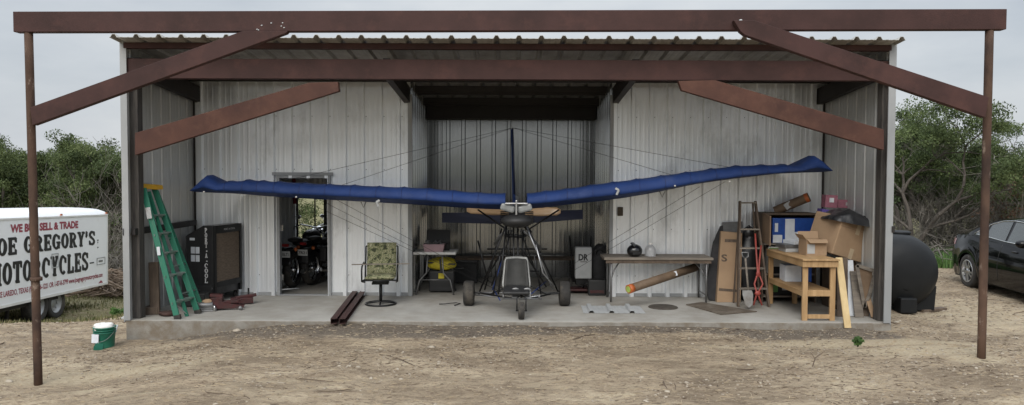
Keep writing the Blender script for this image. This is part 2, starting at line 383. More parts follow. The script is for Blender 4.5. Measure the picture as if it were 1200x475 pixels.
# slab-serif sign writer's alphabet: every glyph a list of convex polygons in a 0.66 x 1 box
def _arc(cx, cy, rx, ry, a0, a1, w, wy, n=10):
    out = []
    for i in range(n):
        q = []
        for a, inner in ((a0 + (a1 - a0) * i / n, 0), (a0 + (a1 - a0) * (i + 1) / n, 0), (a0 + (a1 - a0) * (i + 1) / n, 1), (a0 + (a1 - a0) * i / n, 1)):
            t = R(a); q.append((cx + (rx - w * inner) * math.cos(t), cy + (ry - wy * inner) * math.sin(t)))
        out.append(q)
    return out
def _r(x0, x1, y0, y1): return [(x0, y0), (x1, y0), (x1, y1), (x0, y1)]
def glyph(ch, w=.19, t=.10):
    W_ = .66
    st = lambda x: _r(x, x + w, 0, 1)
    sf = lambda x, y: _r(x - .05, x + w + .05, y, y + t)
    if ch == 'O' or ch == '0': return _arc(.33, .5, .33, .5, 0, 360, w, t, 20), W_
    if ch == 'C': return _arc(.33, .5, .33, .5, 48, 312, w, t, 16) + [_r(.50, .64, .60, .86)], W_
    if ch == 'G': return _arc(.33, .5, .33, .5, 48, 312, w, t, 16) + [_r(.50, .64, .66, .88), _r(.46, .64, .06, .46), _r(.36, .70, .40, .48)], .70
    if ch == 'J': return [_r(.30, .30 + w, .25, 1), _r(.2, .6, 1 - t, 1)] + _arc(.24, .28, .25, .28, 180, 360, w * .9, t, 10), .6
    if ch == 'E': return [st(.05), _r(0, .6, 0, t), _r(0, .6, 1 - t, 1), _r(.2, .44, .45, .55), _r(.50, .6, 0, .28), _r(.50, .6, .72, 1), _r(.40, .46, .36, .64)], .62
    if ch == 'L': return [st(.05), _r(0, .6, 0, t), sf(.05, 1 - t), _r(.49, .6, 0, .32)], .62
    if ch == 'T': return [st(.235), _r(0, .66, 1 - t, 1), _r(0, .1, .70, 1), _r(.56, .66, .70, 1), sf(.235, 0)], W_
    if ch == 'Y': return [_r(.235, .425, 0, .48), [(.02, 1), (.24, 1), (.42, .45), (.24, .42)], [(.50, 1), (.62, 1), (.42, .42), (.32, .45)], _r(-.02, .28, 1 - t, 1), _r(.42, .68, 1 - t, 1), sf(.235, 0)], W_
    if ch == 'R': return [st(.05), _r(0, .32, 1 - t, 1), _r(.1, .32, .45, .45 + t)] + _arc(.30, .725, .32, .275, -90, 90, w * .95, t, 10) + [[(.28, .48), (.46, .50), (.64, .0), (.44, .0)], _r(-.0, .30, 0, t), _r(.42, .70, 0, t)], .70
    if ch == 'P': return [st(.05), _r(0, .32, 1 - t, 1), _r(.1, .32, .42, .42 + t)] + _arc(.30, .71, .32, .29, -90, 90, w * .95, t, 10) + [_r(-.0, .30, 0, t)], .64
    if ch == 'S': return _arc(.32, .735, .30, .265, 20, 250, w * .85, t, 12) + _arc(.34, .265, .30, .265, 200, 430, w * .85, t, 12) + [_r(.50, .62, .68, .96), _r(.03, .15, .04, .32), [(.10, .62), (.30, .66), (.56, .40), (.38, .36)]], W_
    if ch == 'M': return [_r(.05, .15, 0, 1), _r(.62, .62 + w, 0, 1), [(.06, 1), (.28, 1), (.50, .12), (.38, .0)], [(.62, 1), (.72, 1), (.46, .0), (.38, .12)], _r(0, .22, 0, t), _r(.54, .88, 0, t), _r(0, .2, 1 - t, 1), _r(.66, .88, 1 - t, 1)], .88
    if ch == 'A': return [[(.05, 0), (.14, 0), (.38, .95), (.28, 1)], [(.44, 0), (.64, 0), (.40, 1), (.26, 1)], _r(.18, .5, .26, .34), _r(0, .24, 0, t * .8), _r(.38, .70, 0, t * .8)], .70
    if ch == 'D': return [st(.05), _r(0, .3, 1 - t, 1), _r(0, .3, 0, t)] + _arc(.28, .5, .36, .5, -90, 90, w, t, 12), .66
    if ch == '2': return _arc(.33, .70, .30, .30, -20, 180, w * .8, t, 12) + [[(.44, .60), (.60, .56), (.24, .08), (.03, .08)], _r(.03, .62, 0, .12), _r(.52, .62, 0, .25)], W_
    if ch == '-': return [_r(.1, .4, .42, .58)], .5
    if ch == '.': return [_r(.05, .22, 0, .17)], .28
    if ch == "'": return [_r(.05, .20, .72, 1), [(.05, .72), (.20, .72), (.08, .58), (.03, .60)]], .26
    return [], .36
def put_slab(mb, body, origin, u, v, nrm, h, wscale=1.0, gap=.10, w=.19, t=.10, dx=0.0, dy=0.0, lift=0.0):
    o = Vector(origin); u = Vector(u); v = Vector(v); nrm = Vector(nrm); x = 0; k = 0
    for ch in body:
        polys, adv = glyph(ch, w, t)
        for p in polys:
            k += 1
            base = o + nrm * (lift + 0.00006 * (k % 40))
            mb.add([base + u * ((x + a) * h * wscale + dx) + v * (b * h + dy) for a, b in p], [tuple(range(len(p)))])
        x += adv + gap
    return x * h * wscale
# ------------------------------------------------------------------ light and sky
SUN_EL, SUN_AZ = 40.0, 196.0      # azimuth from +Y (behind the shed) towards +X
wd = bpy.data.worlds.new('World'); scene.world = wd; wd.use_nodes = True
nt = wd.node_tree; bg = nt.nodes['Background']
sky = N(nt, 'ShaderNodeTexSky', sky_type='NISHITA'); sky.sun_disc = False
sky.sun_elevation = R(SUN_EL); sky.sun_rotation = R(SUN_AZ); sky.air_density = 1.4; sky.dust_density = 3.0
tc = N(nt, 'ShaderNodeTexCoord'); mp = N(nt, 'ShaderNodeMapping'); nt.links.new(tc.outputs['Generated'], mp.inputs[0]); mp.inputs['Scale'].default_value = (1, 1, 3.2)
cn = noise(nt, mp.outputs[0], 2.3, 7, .55)
cl = ramp(nt, cn, [(.32, (5.0, 5.5, 6.15)), (.50, (6.2, 6.6, 7.1)), (.68, (7.5, 7.75, 8.0))]).outputs[0]
sc_ = N(nt, 'ShaderNodeMix', data_type='RGBA', blend_type='MIX')
sc_.inputs[0].default_value = .88; nt.links.new(sky.outputs[0], sc_.inputs[6]); nt.links.new(cl, sc_.inputs[7])
# overcast sky: the cloud deck is brighter overhead than at the horizon
sx_ = N(nt, 'ShaderNodeSeparateXYZ'); nt.links.new(tc.outputs['Generated'], sx_.inputs[0])
el = N(nt, 'ShaderNodeMapRange'); nt.links.new(sx_.outputs[2], el.inputs[0]); el.inputs[1].default_value = .32; el.inputs[2].default_value = .95; el.inputs[3].default_value = 1.0; el.inputs[4].default_value = 3.5
ml = N(nt, 'ShaderNodeVectorMath', operation='SCALE'); nt.links.new(sc_.outputs[2], ml.inputs[0]); nt.links.new(el.outputs[0], ml.inputs['Scale'])
nt.links.new(ml.outputs[0], bg.inputs[0]); bg.inputs[1].default_value = 0.072
sl = bpy.data.lights.new('sun', 'SUN'); so = bpy.data.objects.new('sun', sl); COL.objects.link(so)
sl.energy = 1.5; sl.angle = R(42); sl.color = (1.0, 0.96, 0.90)
so.location = (0, 0, 30)
sd = Vector((math.sin(R(SUN_AZ)) * math.cos(R(SUN_EL)), math.cos(R(SUN_AZ)) * math.cos(R(SUN_EL)), math.sin(R(SUN_EL))))
so.rotation_euler = sd.to_track_quat('Z', 'Y').to_euler()
scene.view_settings.view_transform = 'Standard'; scene.view_settings.look = 'None'
scene.view_settings.exposure = 0.52; scene.view_settings.gamma = 1.0
scene.cycles.use_denoising = True; scene.cycles.max_bounces = 8; scene.cycles.transparent_max_bounces = 8

# ------------------------------------------------------------------ terrain
def sm(t): t = np.clip(t, 0, 1); return t * t * (3 - 2 * t)
_tab = rng.random((256, 256))
def vnoise(x, y):
    xi = np.floor(x).astype(int); yi = np.floor(y).astype(int); fx = x - xi; fy = y - yi
    fx = fx * fx * (3 - 2 * fx); fy = fy * fy * (3 - 2 * fy)
    g = lambda a, b: _tab[a % 256, b % 256]
    return (g(xi, yi) * (1 - fx) + g(xi + 1, yi) * fx) * (1 - fy) + (g(xi, yi + 1) * (1 - fx) + g(xi + 1, yi + 1) * fx) * fy
def fbm(x, y, o=4):
    s = 0; a = .5
    for i in range(o): s = s + a * (vnoise(x * 2 ** i + 17 * i, y * 2 ** i + 31 * i) - .5); a *= .5
    return s
SX0, SX1, SY0, SY1 = -5.44, 5.36, 10.40, 15.6      # the slab's footprint
def gz(x, y):
    x = np.asarray(x, float); y = np.asarray(y, float)
    z = -.075 - .215 * sm((-2.8 - x) / 2.7) + .10 * sm((x - 2) / 3) * sm((9.9 - y) / 1.4) - .05 * sm((-3.5 - x) / 2) * sm((9.6 - y) / 1.2)
    z = z - .72 * sm((y - 10.9) / 4.6) * sm((-5.2 - x) / 3.2)
    z = z - .45 * sm((y - 16) / 7) * sm((-4.5 - x) / 3)
    z = z - .02 * sm((x - 5) / 2)
    z = z + .10 * fbm(x * .5, y * .5, 3) + .085 * fbm(x * 2.1, y * 3.2, 4) * (1 - sm((abs(y - 12) - 14) / 10))
    # heap of dirt rising against the slab's front left, ruts in front
    z = z + .05 * np.exp(-((x + 3.6) ** 2 / 1.2 + (y - 10.0) ** 2 / .12)) - .025 * np.exp(-((y - 7.9 - .35 * np.sin(x * .38 + .4)) / .13) ** 2) - .02 * np.exp(-((y - 9.1 - .3 * np.sin(x * .38 + .7)) / .13) ** 2)
    ins = (x > SX0 + .06) & (x < SX1 - .06) & (y > SY0 + .05) & (y < SY1)
    z = np.where(ins, -.34, z)
    nearfront = (x > SX0 - .3) & (x < SX1 + .3) & (y > SY0 - .5) & (y < SY0 + .05)
    z = np.where(nearfront & ~ins, np.minimum(z, -.035), z)
    return z
def g1(x, y): return float(gz(x, y))
def spaced(a, b, step, far):
    out = list(np.arange(a, b, step)); s = step; p = out[0]; lo = []
    while p > -far: s *= 1.16; p -= s; lo.append(p)
    s = step; p = out[-1]; hi = []
    while p < far: s *= 1.16; p += s; hi.append(p)
    return np.array(lo[::-1] + out + hi)
gx = spaced(-10.5, 10.5, .065, 900); gy = spaced(6.2, 13.5, .05, 900)
X, Y = np.meshgrid(gx, gy); Z = gz(X, Y)
nx, ny = len(gx), len(gy)
verts = np.stack([X.ravel(), Y.ravel(), Z.ravel()], 1)
idx = np.arange(nx * ny).reshape(ny, nx)
faces = np.stack([idx[:-1, :-1].ravel(), idx[:-1, 1:].ravel(), idx[1:, 1:].ravel(), idx[1:, :-1].ravel()], 1)
def np_mesh(name, verts, faces, material, smooth=False):
    me = bpy.data.meshes.new(name); k = faces.shape[1]
    me.vertices.add(len(verts)); me.vertices.foreach_set('co', verts.astype(np.float32).ravel())
    me.loops.add(faces.size); me.loops.foreach_set('vertex_index', faces.astype(np.int32).ravel())
    me.polygons.add(len(faces)); me.polygons.foreach_set('loop_start', np.arange(0, faces.size, k, dtype=np.int32))
    me.polygons.foreach_set('loop_total', np.full(len(faces), k, np.int32)); me.polygons.foreach_set('use_smooth', np.full(len(faces), smooth))
    me.materials.append(M[material]); me.update(calc_edges=True); me.validate()
    return me
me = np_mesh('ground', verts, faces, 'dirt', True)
xs, ys = X.ravel(), Y.ravel()
def blob(cx, cy, rx, ry, a=1.0): return a * np.exp(-(((xs - cx) / rx) ** 2 + ((ys - cy) / ry) ** 2))
cal = np.maximum.reduce([blob(-4.7, 8.6, 2.0, .45, .50), blob(-3.4, 7.4, 3.0, .3, .34), blob(4.5, 9.4, 1.5, .35, .74), blob(4.9, 8.7, 1.3, .35, .60), blob(.6, 7.6, 1.4, .5, .28), blob(2.9, 9.2, 2.2, .3, .34),
                         blob(5.25, 8.3, .4, .14, .75), blob(7.5, 11.5, 2.2, 2.6, .42), blob(-4.55, 7.9, .3, .12, .5), blob(0, 6.6, 6, .4, .22), np.full_like(xs, .06)])
gra = np.maximum.reduce([np.where(xs < -5.6, .43 * sm((ys - 11.6) / 3), 0), np.where(xs > 5.6, .55 * sm((ys - 17.0) / 1.5), 0), np.full_like(xs, .0), .55 * sm((abs(ys - 6) - 11) / 6)])
rut = lambda c0, amp, ph: .30 * np.exp(-((ys - c0 - amp * np.sin(xs * .38 + ph)) / .13) ** 2)
cal = np.maximum(cal, np.maximum(rut(7.9, .35, .4), rut(9.1, .3, .7)))
drk = np.maximum.reduce([.56 * sm((xs + 5.4) / 1) * sm((5.6 - xs) / .6) * sm((ys - 9.45 - .25 * np.sin(xs * .9)) / .55), blob(-7, 10.8, 2.2, 1.2, .28), np.full_like(xs, .07)])  # darker ground along the slab front and in a patch to its left
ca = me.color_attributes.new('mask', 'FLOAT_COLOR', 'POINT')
ca.data.foreach_set('color', np.stack([cal, gra, drk, np.ones_like(xs)], 1).astype(np.float32).ravel())
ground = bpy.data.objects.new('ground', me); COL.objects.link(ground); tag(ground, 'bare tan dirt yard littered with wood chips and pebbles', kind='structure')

# ---- gravel, wood chips, grass (uncountable)
def scatter(n, x0, x1, y0, y1, power=1.0):
    u = rng.random(n); y = y0 + (y1 - y0) * u ** power; x = rng.uniform(x0, x1, n)
    ok = ~((x > SX0 - .02) & (x < SX1 + .02) & (y > SY0 - .02) & (y < SY1 + .3)); return x[ok], y[ok]
def clumpy(x, y, sc, thr):
    return (fbm(x * sc + 50, y * sc * 1.6 + 9, 3) + rng.normal(0, .08, len(x))) > thr
ICO_T = (1 + 5 ** .5) / 2
ICOV = np.array([(-1, ICO_T, 0), (1, ICO_T, 0), (-1, -ICO_T, 0), (1, -ICO_T, 0), (0, -1, ICO_T), (0, 1, ICO_T), (0, -1, -ICO_T), (0, 1, -ICO_T), (ICO_T, 0, -1), (ICO_T, 0, 1), (-ICO_T, 0, -1), (-ICO_T, 0, 1)]) / 1.9
ICOF = np.array([(0, 11, 5), (0, 5, 1), (0, 1, 7), (0, 7, 10), (0, 10, 11), (1, 5, 9), (5, 11, 4), (11, 10, 2), (10, 7, 6), (7, 1, 8), (3, 9, 4), (3, 4, 2), (3, 2, 6), (3, 6, 8), (3, 8, 9), (4, 9, 5), (2, 4, 11), (6, 2, 10), (8, 6, 7), (9, 8, 1)])
def stones(name, x, y, r, label, matn='stone'):
    n = len(x); v = ICOV[None] * (1 + rng.uniform(-.28, .28, (n, 12, 1))); v = v * r[:, None, None] * np.stack([rng.uniform(.8, 1.5, n), rng.uniform(.7, 1.2, n), rng.uniform(.4, .7, n)], 1)[:, None]
    a = rng.uniform(0, 6.28, n); c, s_ = np.cos(a)[:, None], np.sin(a)[:, None]
    vx = v[..., 0] * c - v[..., 1] * s_ + x[:, None]; vy = v[..., 0] * s_ + v[..., 1] * c + y[:, None]; vz = v[..., 2] + (gz(x, y) + r * .12)[:, None]
    V = np.stack([vx, vy, vz], -1).reshape(-1, 3); Fc = (ICOF[None] + 12 * np.arange(n)[:, None, None]).reshape(-1, 3)
    o = bpy.data.objects.new(name, np_mesh(name, V, Fc, matn)); COL.objects.link(o); return tag(o, label, 'gravel', kind='stuff')
x, y = scatter(42000, -9.5, 10.5, 6.3, 16, 1.25); k = clumpy(x, y, .6, .0); x, y = x[k], y[k]
stones('gravel', x, y, rng.lognormal(-5.15, .5, len(x)).clip(.003, .028), 'pale limestone pebbles scattered over the dirt')
def sticks(name, x, y, L, wid, label, cat, matn, lift=.3, tilt=.12):
    n = len(x); a = rng.normal(0, .75, n); t = rng.normal(0, tilt, n); dx = np.cos(a) * L / 2; dy = np.sin(a) * L / 2; dz = np.sin(t) * L / 2
    c = np.stack([x, y, gz(x, y) + wid * lift + abs(dz) * .55], 1); d = np.stack([dx, dy, dz], 1); bend = np.stack([-dy, dx, abs(dz)], 1) * rng.normal(0, .22, (n, 1))
    pts = [c - d, c + bend, c + d]; sd_ = np.stack([-np.sin(a), np.cos(a), np.zeros(n)], 1); up = np.array([0, 0, 1.0])
    V = []; 
    for q, (p, w_) in enumerate(zip(pts, (.8, 1, .5))):
        for ang in (0, 2.09, 4.19): V.append(p + (sd_ * math.cos(ang) + up * math.sin(ang)) * (wid * w_)[:, None])
    V = np.stack(V, 1).reshape(-1, 3)
    fq = np.array([(q * 3 + i, q * 3 + (i + 1) % 3, q * 3 + 3 + (i + 1) % 3, q * 3 + 3 + i) for q in (0, 1) for i in range(3)])
    Fc = (fq[None] + 9 * np.arange(n)[:, None, None]).reshape(-1, 4)
    o = bpy.data.objects.new(name, np_mesh(name, V, Fc, matn)); COL.objects.link(o); return tag(o, label, cat, kind='stuff')
x, y = scatter(22000, -10, 10.5, 6.3, 17, 1.2); k = clumpy(x, y, .6, .0); x, y = x[k], y[k]
sticks('wood_chips', x, y, rng.lognormal(-3.25, .5, len(x)).clip(.015, .16), rng.uniform(.002, .0055, len(x)), 'dark shredded wood chips strewn over the dirt', 'wood chips', 'twig')
x, y = scatter(20000, -10, 10.5, 6.3, 17, 1.2)
sticks('straw_litter', x, y, rng.lognormal(-3.2, .5, len(x)).clip(.02, .16), rng.uniform(.002, .006, len(x)), 'pale splinters and dry stalks strewn over the dirt', 'litter', 'straw')
x, y = scatter(70, -10, 10, 6.5, 13, 1.1)
sticks('fallen_twigs', x, y, rng.uniform(.2, .6, len(x)), rng.uniform(.004, .008, len(x)), 'longer broken twigs lying on the dirt', 'twigs', 'twig', tilt=.06)

def blades(name, x, y, h, label, matn, cat, w=.012, spread=.5):
    n = len(x); a = rng.uniform(0, 6.28, n); t = rng.uniform(.05, spread, n)
    b = np.stack([x, y, gz(x, y) - .01], 1); sd_ = np.stack([-np.sin(a), np.cos(a), np.zeros(n)], 1) * w
    mid = b + np.stack([np.cos(a) * h * t * .4, np.sin(a) * h * t * .4, h * .55], 1); tip = b + np.stack([np.cos(a) * h * t, np.sin(a) * h * t, h], 1)
    V = np.stack([b - sd_, b + sd_, mid + sd_ * .7, mid - sd_ * .7, tip + sd_ * .1, tip - sd_ * .1], 1).reshape(-1, 3)
    fq = np.array([(0, 1, 2, 3), (3, 2, 4, 5)]); Fc = (fq[None] + 6 * np.arange(n)[:, None, None]).reshape(-1, 4)
    me = np_mesh(name, V, Fc, matn); at = me.attributes.new('tone', 'FLOAT', 'FACE'); at.data.foreach_set('value', np.repeat(rng.random(n), 2).astype(np.float32))
    o = bpy.data.objects.new(name, me); COL.objects.link(o); return tag(o, label, cat, kind='stuff')
def grasspts(n, x0, x1, y0, y1, thr):
    x = rng.uniform(x0, x1, n); y = rng.uniform(y0, y1, n); k = clumpy(x, y, .7, thr); return x[k], y[k]
x, y = grasspts(16000, -13, -5.7, 12.2, 22, .03)
blades('grass', x, y, rng.uniform(.03, .10, len(x)), 'thin green and straw coloured grass beside the trailer', 'grass', 'grass')
x, y = grasspts(26000, 6.5, 14.5, 17.4, 20.5, -.2)
blades('grass', x, y, rng.uniform(.08, .32, len(x)), 'strip of green weeds under the trees behind the car', 'weed', 'grass', .016)

# ------------------------------------------------------------------ slab
mb = MB((0, 12, 0))
mb.use('concrete').use('concrete_face').box(SX0, SX1, SY0, SY1, -.55, 0)
for i_, f_ in enumerate(mb.f):
    if all(abs(mb.v[q_].z) < 1e-6 for q_ in f_): mb.m[i_] = 0
slab = mb.build('concrete_slab', None, bevel=.012); tag(slab, 'grey concrete slab under the shed with worn front edge', kind='structure')

# ------------------------------------------------------------------ the shed
SHO = Vector((0, 12, 0))
shed = thing('metal_shed', 'open-fronted corrugated metal shed with brown steel frame', 'shed', SHO)
def S(): return MB(SHO)
RIB = .3048
def rprofile(L, phase=0.0, h=.032, minor=.003, base=.044, top=.028):
    """(u, n) along a ribbed panel of length L"""
    pts = []
    k = -1
    while k * RIB + phase < L + RIB:
        c = k * RIB + phase
        for du, n in ((-base, 0), (-top, h), (top, h), (base, 0), (.085, 0), (.100, minor), (.116, minor), (.131, 0), (.175, 0), (.190, minor), (.206, minor), (.221, 0)):
            pts.append((c + du, n))
        k += 1
    pts = [p for p in pts if 0 < p[0] < L]; return [(0, 0)] + pts + [(L, 0)]
def rpanel(mb, a, b, z0, z1, nrm, phase=0.0, h=.032, cuts=None, minor=.0024):
    """ribbed wall sheet from a to b (xy), z1 a number or a function of (x, y); cuts: [(u0, u1, z0, z1)] openings"""
    a = Vector((a[0], a[1], 0)); b = Vector((b[0], b[1], 0)); L = (b - a).length; d = (b - a) / L; nv = Vector((nrm[0], nrm[1], 0))
    pr = rprofile(L, phase, h, minor)
    cs = cuts or []
    ext = sorted(set([p[0] for p in pr] + [c for q in cs for c in q[:2]]))
    def nn(u):
        for (u0, n0), (u1, n1) in zip(pr, pr[1:]):
            if u0 <= u <= u1: return n0 + (n1 - n0) * (u - u0) / max(1e-9, u1 - u0)
        return 0
    for u0, u1 in zip(ext, ext[1:]):
        segs = [(z0, None)]
        um = (u0 + u1) / 2
        for q in cs:
            if q[0] < um < q[1]: segs = [(z0, q[2]), (q[3], None)] if q[2] > z0 else [(q[3], None)]
        for s0, s1 in segs:
            P = []
            for u in (u0, u1):
                p = a + d * u + nv * nn(u); zt = (z1(p.x, p.y) if callable(z1) else z1) if s1 is None else s1
                P.append((Vector((p.x, p.y, s0)), Vector((p.x, p.y, zt))))
            mb.add([P[0][0], P[1][0], P[1][1], P[0][1]], [(0, 1, 2, 3)])
ROOF_Z0, ROOF_Y0, SLOPE = 3.915, 10.12, 1 / 12
def roofz(x, y): return ROOF_Z0 - (y - ROOF_Y0) * SLOPE - .008
XL, XR = -5.40, 5.29       # inner faces of the side walls
YP, YB = 12.62, 14.95      # partition, back wall
AL, AR = W(481, 300, YP).x, W(716, 300, YP).x    # alcove jambs
# side walls: ribs showing inward; the sheet outside is the same sheet
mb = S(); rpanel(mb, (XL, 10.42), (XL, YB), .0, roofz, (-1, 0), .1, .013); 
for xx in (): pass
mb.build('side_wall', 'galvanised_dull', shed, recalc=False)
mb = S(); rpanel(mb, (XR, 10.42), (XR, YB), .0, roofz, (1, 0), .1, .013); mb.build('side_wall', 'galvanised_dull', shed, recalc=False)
mb = S(); rpanel(mb, (XL - .034, 10.42), (XL - .034, YB), -.02, roofz, (-1, 0), .1); rpanel(mb, (XR + .034, 10.42), (XR + .034, YB), -.02, roofz, (1, 0), .1)
mb.build('outer_cladding', 'galvanised', shed, recalc=False)
# partition left of the alcove with the doorway; door opening px 328..385
DX0, DX1 = W(329, 300, YP).x, W(385, 300, YP).x; DH = W(350, 209, YP).z
mb = S(); rpanel(mb, (XL, YP), (AL, YP), .0, roofz, (0, -1), .12, .055, cuts=[(DX0 - XL, DX1 - XL, 0.0, DH)]); mb.build('partition_wall', 'galvanised', shed, recalc=False)
mb = S(); rpanel(mb, (AR, YP), (XR, YP), .0, roofz, (0, -1), .05, .055); mb.build('partition_wall', 'galvanised', shed, recalc=False)
# alcove
mb = S(); rpanel(mb, (AL, YP), (AL, YB), .0, roofz, (1, 0), .1); mb.build('alcove_side_wall', 'alcove_metal', shed, recalc=False)
mb = S(); rpanel(mb, (AR, YP), (AR, YB), .0, roofz, (-1, 0), .1); mb.build('alcove_side_wall', 'alcove_metal', shed, recalc=False)
WX0, WX1, WZ0, WZ1 = W(350, 290, YB).x, W(381, 290, YB).x, 0.75, 1.65
mb = S(); rpanel(mb, (AL, YB), (AR, YB), .0, roofz, (0, -1), .14, .045, None, .0006); mb.build('alcove_back_wall', 'alcove_metal', shed, recalc=False)
mb = S(); rpanel(mb, (XL, YB), (AL, YB), .0, roofz, (0, -1), .1, cuts=[(WX0 - XL, WX1 - XL, WZ0, WZ1)]); mb.build('back_wall', 'galvanised', shed, recalc=False)
mb = S(); rpanel(mb, (AR, YB), (XR, YB), .0, roofz, (0, -1), .1); mb.build('back_wall', 'galvanised', shed, recalc=False)
# jamb corner trims, bottom track, outer corner trims
for xx in (AL, AR): mb = S(); mb.box(xx - .035, xx + .035, YP - .045, YP - .005, 0, 3.42); mb.build('jamb_trim', 'galvanised_trim', shed)
for (x0, x1) in ((XL, DX0 - .06), (DX1 + .06, AL - .04), (AR + .04, XR)):
    mb = S(); mb.box(x0, x1, YP - .010, YP - .004, 0.004, .055); mb.build('bottom_track', 'galvanised_trim', shed)
mb = S(); mb.box(XL - .05, XL + .03, 10.385, 10.40, .0, 3.93); mb.box(XL - .06, XL - .05, 10.385, 10.52, -.02, 3.93); mb.build('corner_trim', 'galvanised_trim', shed)
mb = S(); mb.box(XR - .05, XR + .04, 10.385, 10.40, .0, 3.93); mb.box(XR + .04, XR + .05, 10.385, 10.52, -.02, 3.93); mb.build('corner_trim', 'galvanised_trim', shed)
for xx in (XL + .012, XR - .012): mb = S(); mb.box(xx - .018, xx + .018, YP - .020, YP - .008, 0, 3.45); mb.build('inner_corner_trim', 'dark_steel', shed)
# door frame, open leaf
mb = S()
w = .05
mb.box(DX0 - w, DX0, YP - .05, YP + .06, 0, DH + w); mb.box(DX1, DX1 + w, YP - .05, YP + .06, 0, DH + w); mb.box(DX0, DX1, YP - .05, YP + .06, DH, DH + w)
mb.box(DX0 - .12, DX1 + .10, YP - .062, YP - .052, DH + w - .004, DH + w + .05)
mb.box(DX0, DX1, YP - .05, YP + .06, 0.001, .018)
fr = mb.build('door_frame', 'galvanised_trim', shed, bevel=.003)
mb = S(); mb.box(DX0 - .86, DX0 - .02, YP + .075, YP + .115, .02, DH - .01)
leaf = mb.build('door', 'grey_light', shed, bevel=.003)
mb = S(); mb.tube([(DX0 - .80, YP + .115, .98), (DX0 - .80, YP + .15, .98)], .012, 8); mb.ell((DX0 - .80, YP + .17, .98), (.026, .026, .026), 10, 8); mb.build('door_knob', 'chrome', leaf)
for zz in (.25, 1.1, 1.85):
    mb = S(); mb.box(DX0 + .002, DX0 + .03, YP + .03, YP + .075, zz, zz + .10); mb.build('hinge', 'chrome', leaf)
# a wedge prop at the foot of the door: small horizontal rod
mb = S(); mb.tube([(DX0 + .02, YP - .02, .10), (DX0 + .28, YP + .12, .10)], .010, 6); mb.build('door_stop', 'galvanised_trim', shed)
# back window of the room
mb = S()
for a in ((WX0 - .03, WX0 + .01, WZ0 - .03, WZ1 + .03), (WX1 - .01, WX1 + .03, WZ0 - .03, WZ1 + .03), (WX0, WX1, WZ0 - .03, WZ0 + .01), (WX0, WX1, WZ1 - .01, WZ1 + .03), ((WX0 * .35 + WX1 * .65) - .012, (WX0 * .35 + WX1 * .65) + .012, WZ0, WZ1)): mb.box(a[0], a[1], YB - .06, YB - .035, a[2], a[3])
mb.build('window_frame', 'dark_steel', shed)
# roof sheet with ribs, thin, running front to back
mb = S(); L = 10.78; pr = rprofile(L, .06, .042, .003, .046, .020); xo = -5.46
for off in (0.0,):
    v = []
    for (u, n) in pr:
        for yy in (ROOF_Y0, YB + .35): v.append((xo + u, yy, ROOF_Z0 - (yy - ROOF_Y0) * SLOPE + n))
    mb.add(v, [(2 * i, 2 * i + 2, 2 * i + 3, 2 * i + 1) for i in range(len(pr) - 1)])
ro = mb.build('roof_sheet', 'roof_metal', shed, recalc=False)
sol = ro.modifiers.new('thickness', 'SOLIDIFY'); sol.thickness = .006; sol.offset = -1
# purlins
for i, yy in enumerate((10.40, 12.20, 13.3, 14.4)):
    mb = S(); zt = roofz(0, yy) + .002
    mb.box(xo + .06, xo + L - .06, yy - .028, yy + .028, zt - (.075 if i == 0 else .12), zt); mb.box(xo + .06, xo + L - .06, yy + .029, yy + .08, zt - (.075 if i == 0 else .12), zt - (.065 if i == 0 else .15))
    mb.build('purlin', 'primer_steel' if i == 0 else 'dark_steel', shed)
# rafters: side walls and alcove jambs
for xr in (XL + .09, AL - .05, AR + .05, XR - .09):
    mb = S(); y0, y1 = 10.56, YB - .05
    za, zb = roofz(0, y0) - .162, roofz(0, y1) - .162; hh = .26
    mb.add([(xr + sx_ * .05, yy, zz) for sx_ in (-1, 1) for (yy, zz) in ((y0, za), (y1, zb), (y1, zb - hh), (y0, za - hh))], [(0, 1, 2, 3), (7, 6, 5, 4), (0, 4, 5, 1), (2, 6, 7, 3), (1, 5, 6, 2), (0, 3, 7, 4)])
    mb.build('rafter', 'dark_steel', shed)
# alcove header at the back
hz0, hz1 = W(600, 140, YB - .2).z, W(600, 112, YB - .2).z
mb = S(); mb.box(AL + .04, AR - .04, YB - .28, YB - .16, hz0, hz1); mb.build('alcove_beam', 'dark_steel', shed)
# front header, columns, braces
H0, H1 = W(600, 93.5, 10.44).z, W(600, 70.5, 10.44).z
mb = S(); mb.box(W(143, 80, 10.44).x, W(1043, 80, 10.44).x, 10.42, 10.52, H0, H1); mb.box(W(143, 80, 10.44).x, W(1043, 80, 10.44).x, 10.521, 10.56, H0 + .0, H0 + .012)
mb.build('header_beam', 'primer_steel', shed, bevel=.004)
cl0, cl1 = W(153, 300, 10.6).x, W(166.5, 300, 10.6).x
mb = S(); mb.box(cl0, cl1, 10.53, 10.68, 0, 3.70); mb.build('column', 'post_wood', shed, bevel=.006)
cr0, cr1 = W(1027.5, 300, 10.6).x, W(1040, 300, 10.6).x
mb = S(); mb.box(cr0, cr1, 10.53, 10.68, 0, 3.70); mb.build('column', 'post_wood', shed, bevel=.006)
def brace(name, pix, D, t, matn, parent, origin, lip=.0):
    mb = MB(origin); poly = [XZ(px, py, D) for px, py in pix]; mb.prism(poly, D, D + t); return mb.build(name, matn, parent, bevel=.004)
brace('diagonal_brace', [(158, 156), (362, 97), (396, 96), (397, 107), (158, 182)], 10.32, .095, 'primer_light', shed, SHO)
brace('diagonal_brace', [(1036, 152), (1036, 176), (799, 106), (795, 95), (838, 94)], 10.32, .095, 'primer_light', shed, SHO)
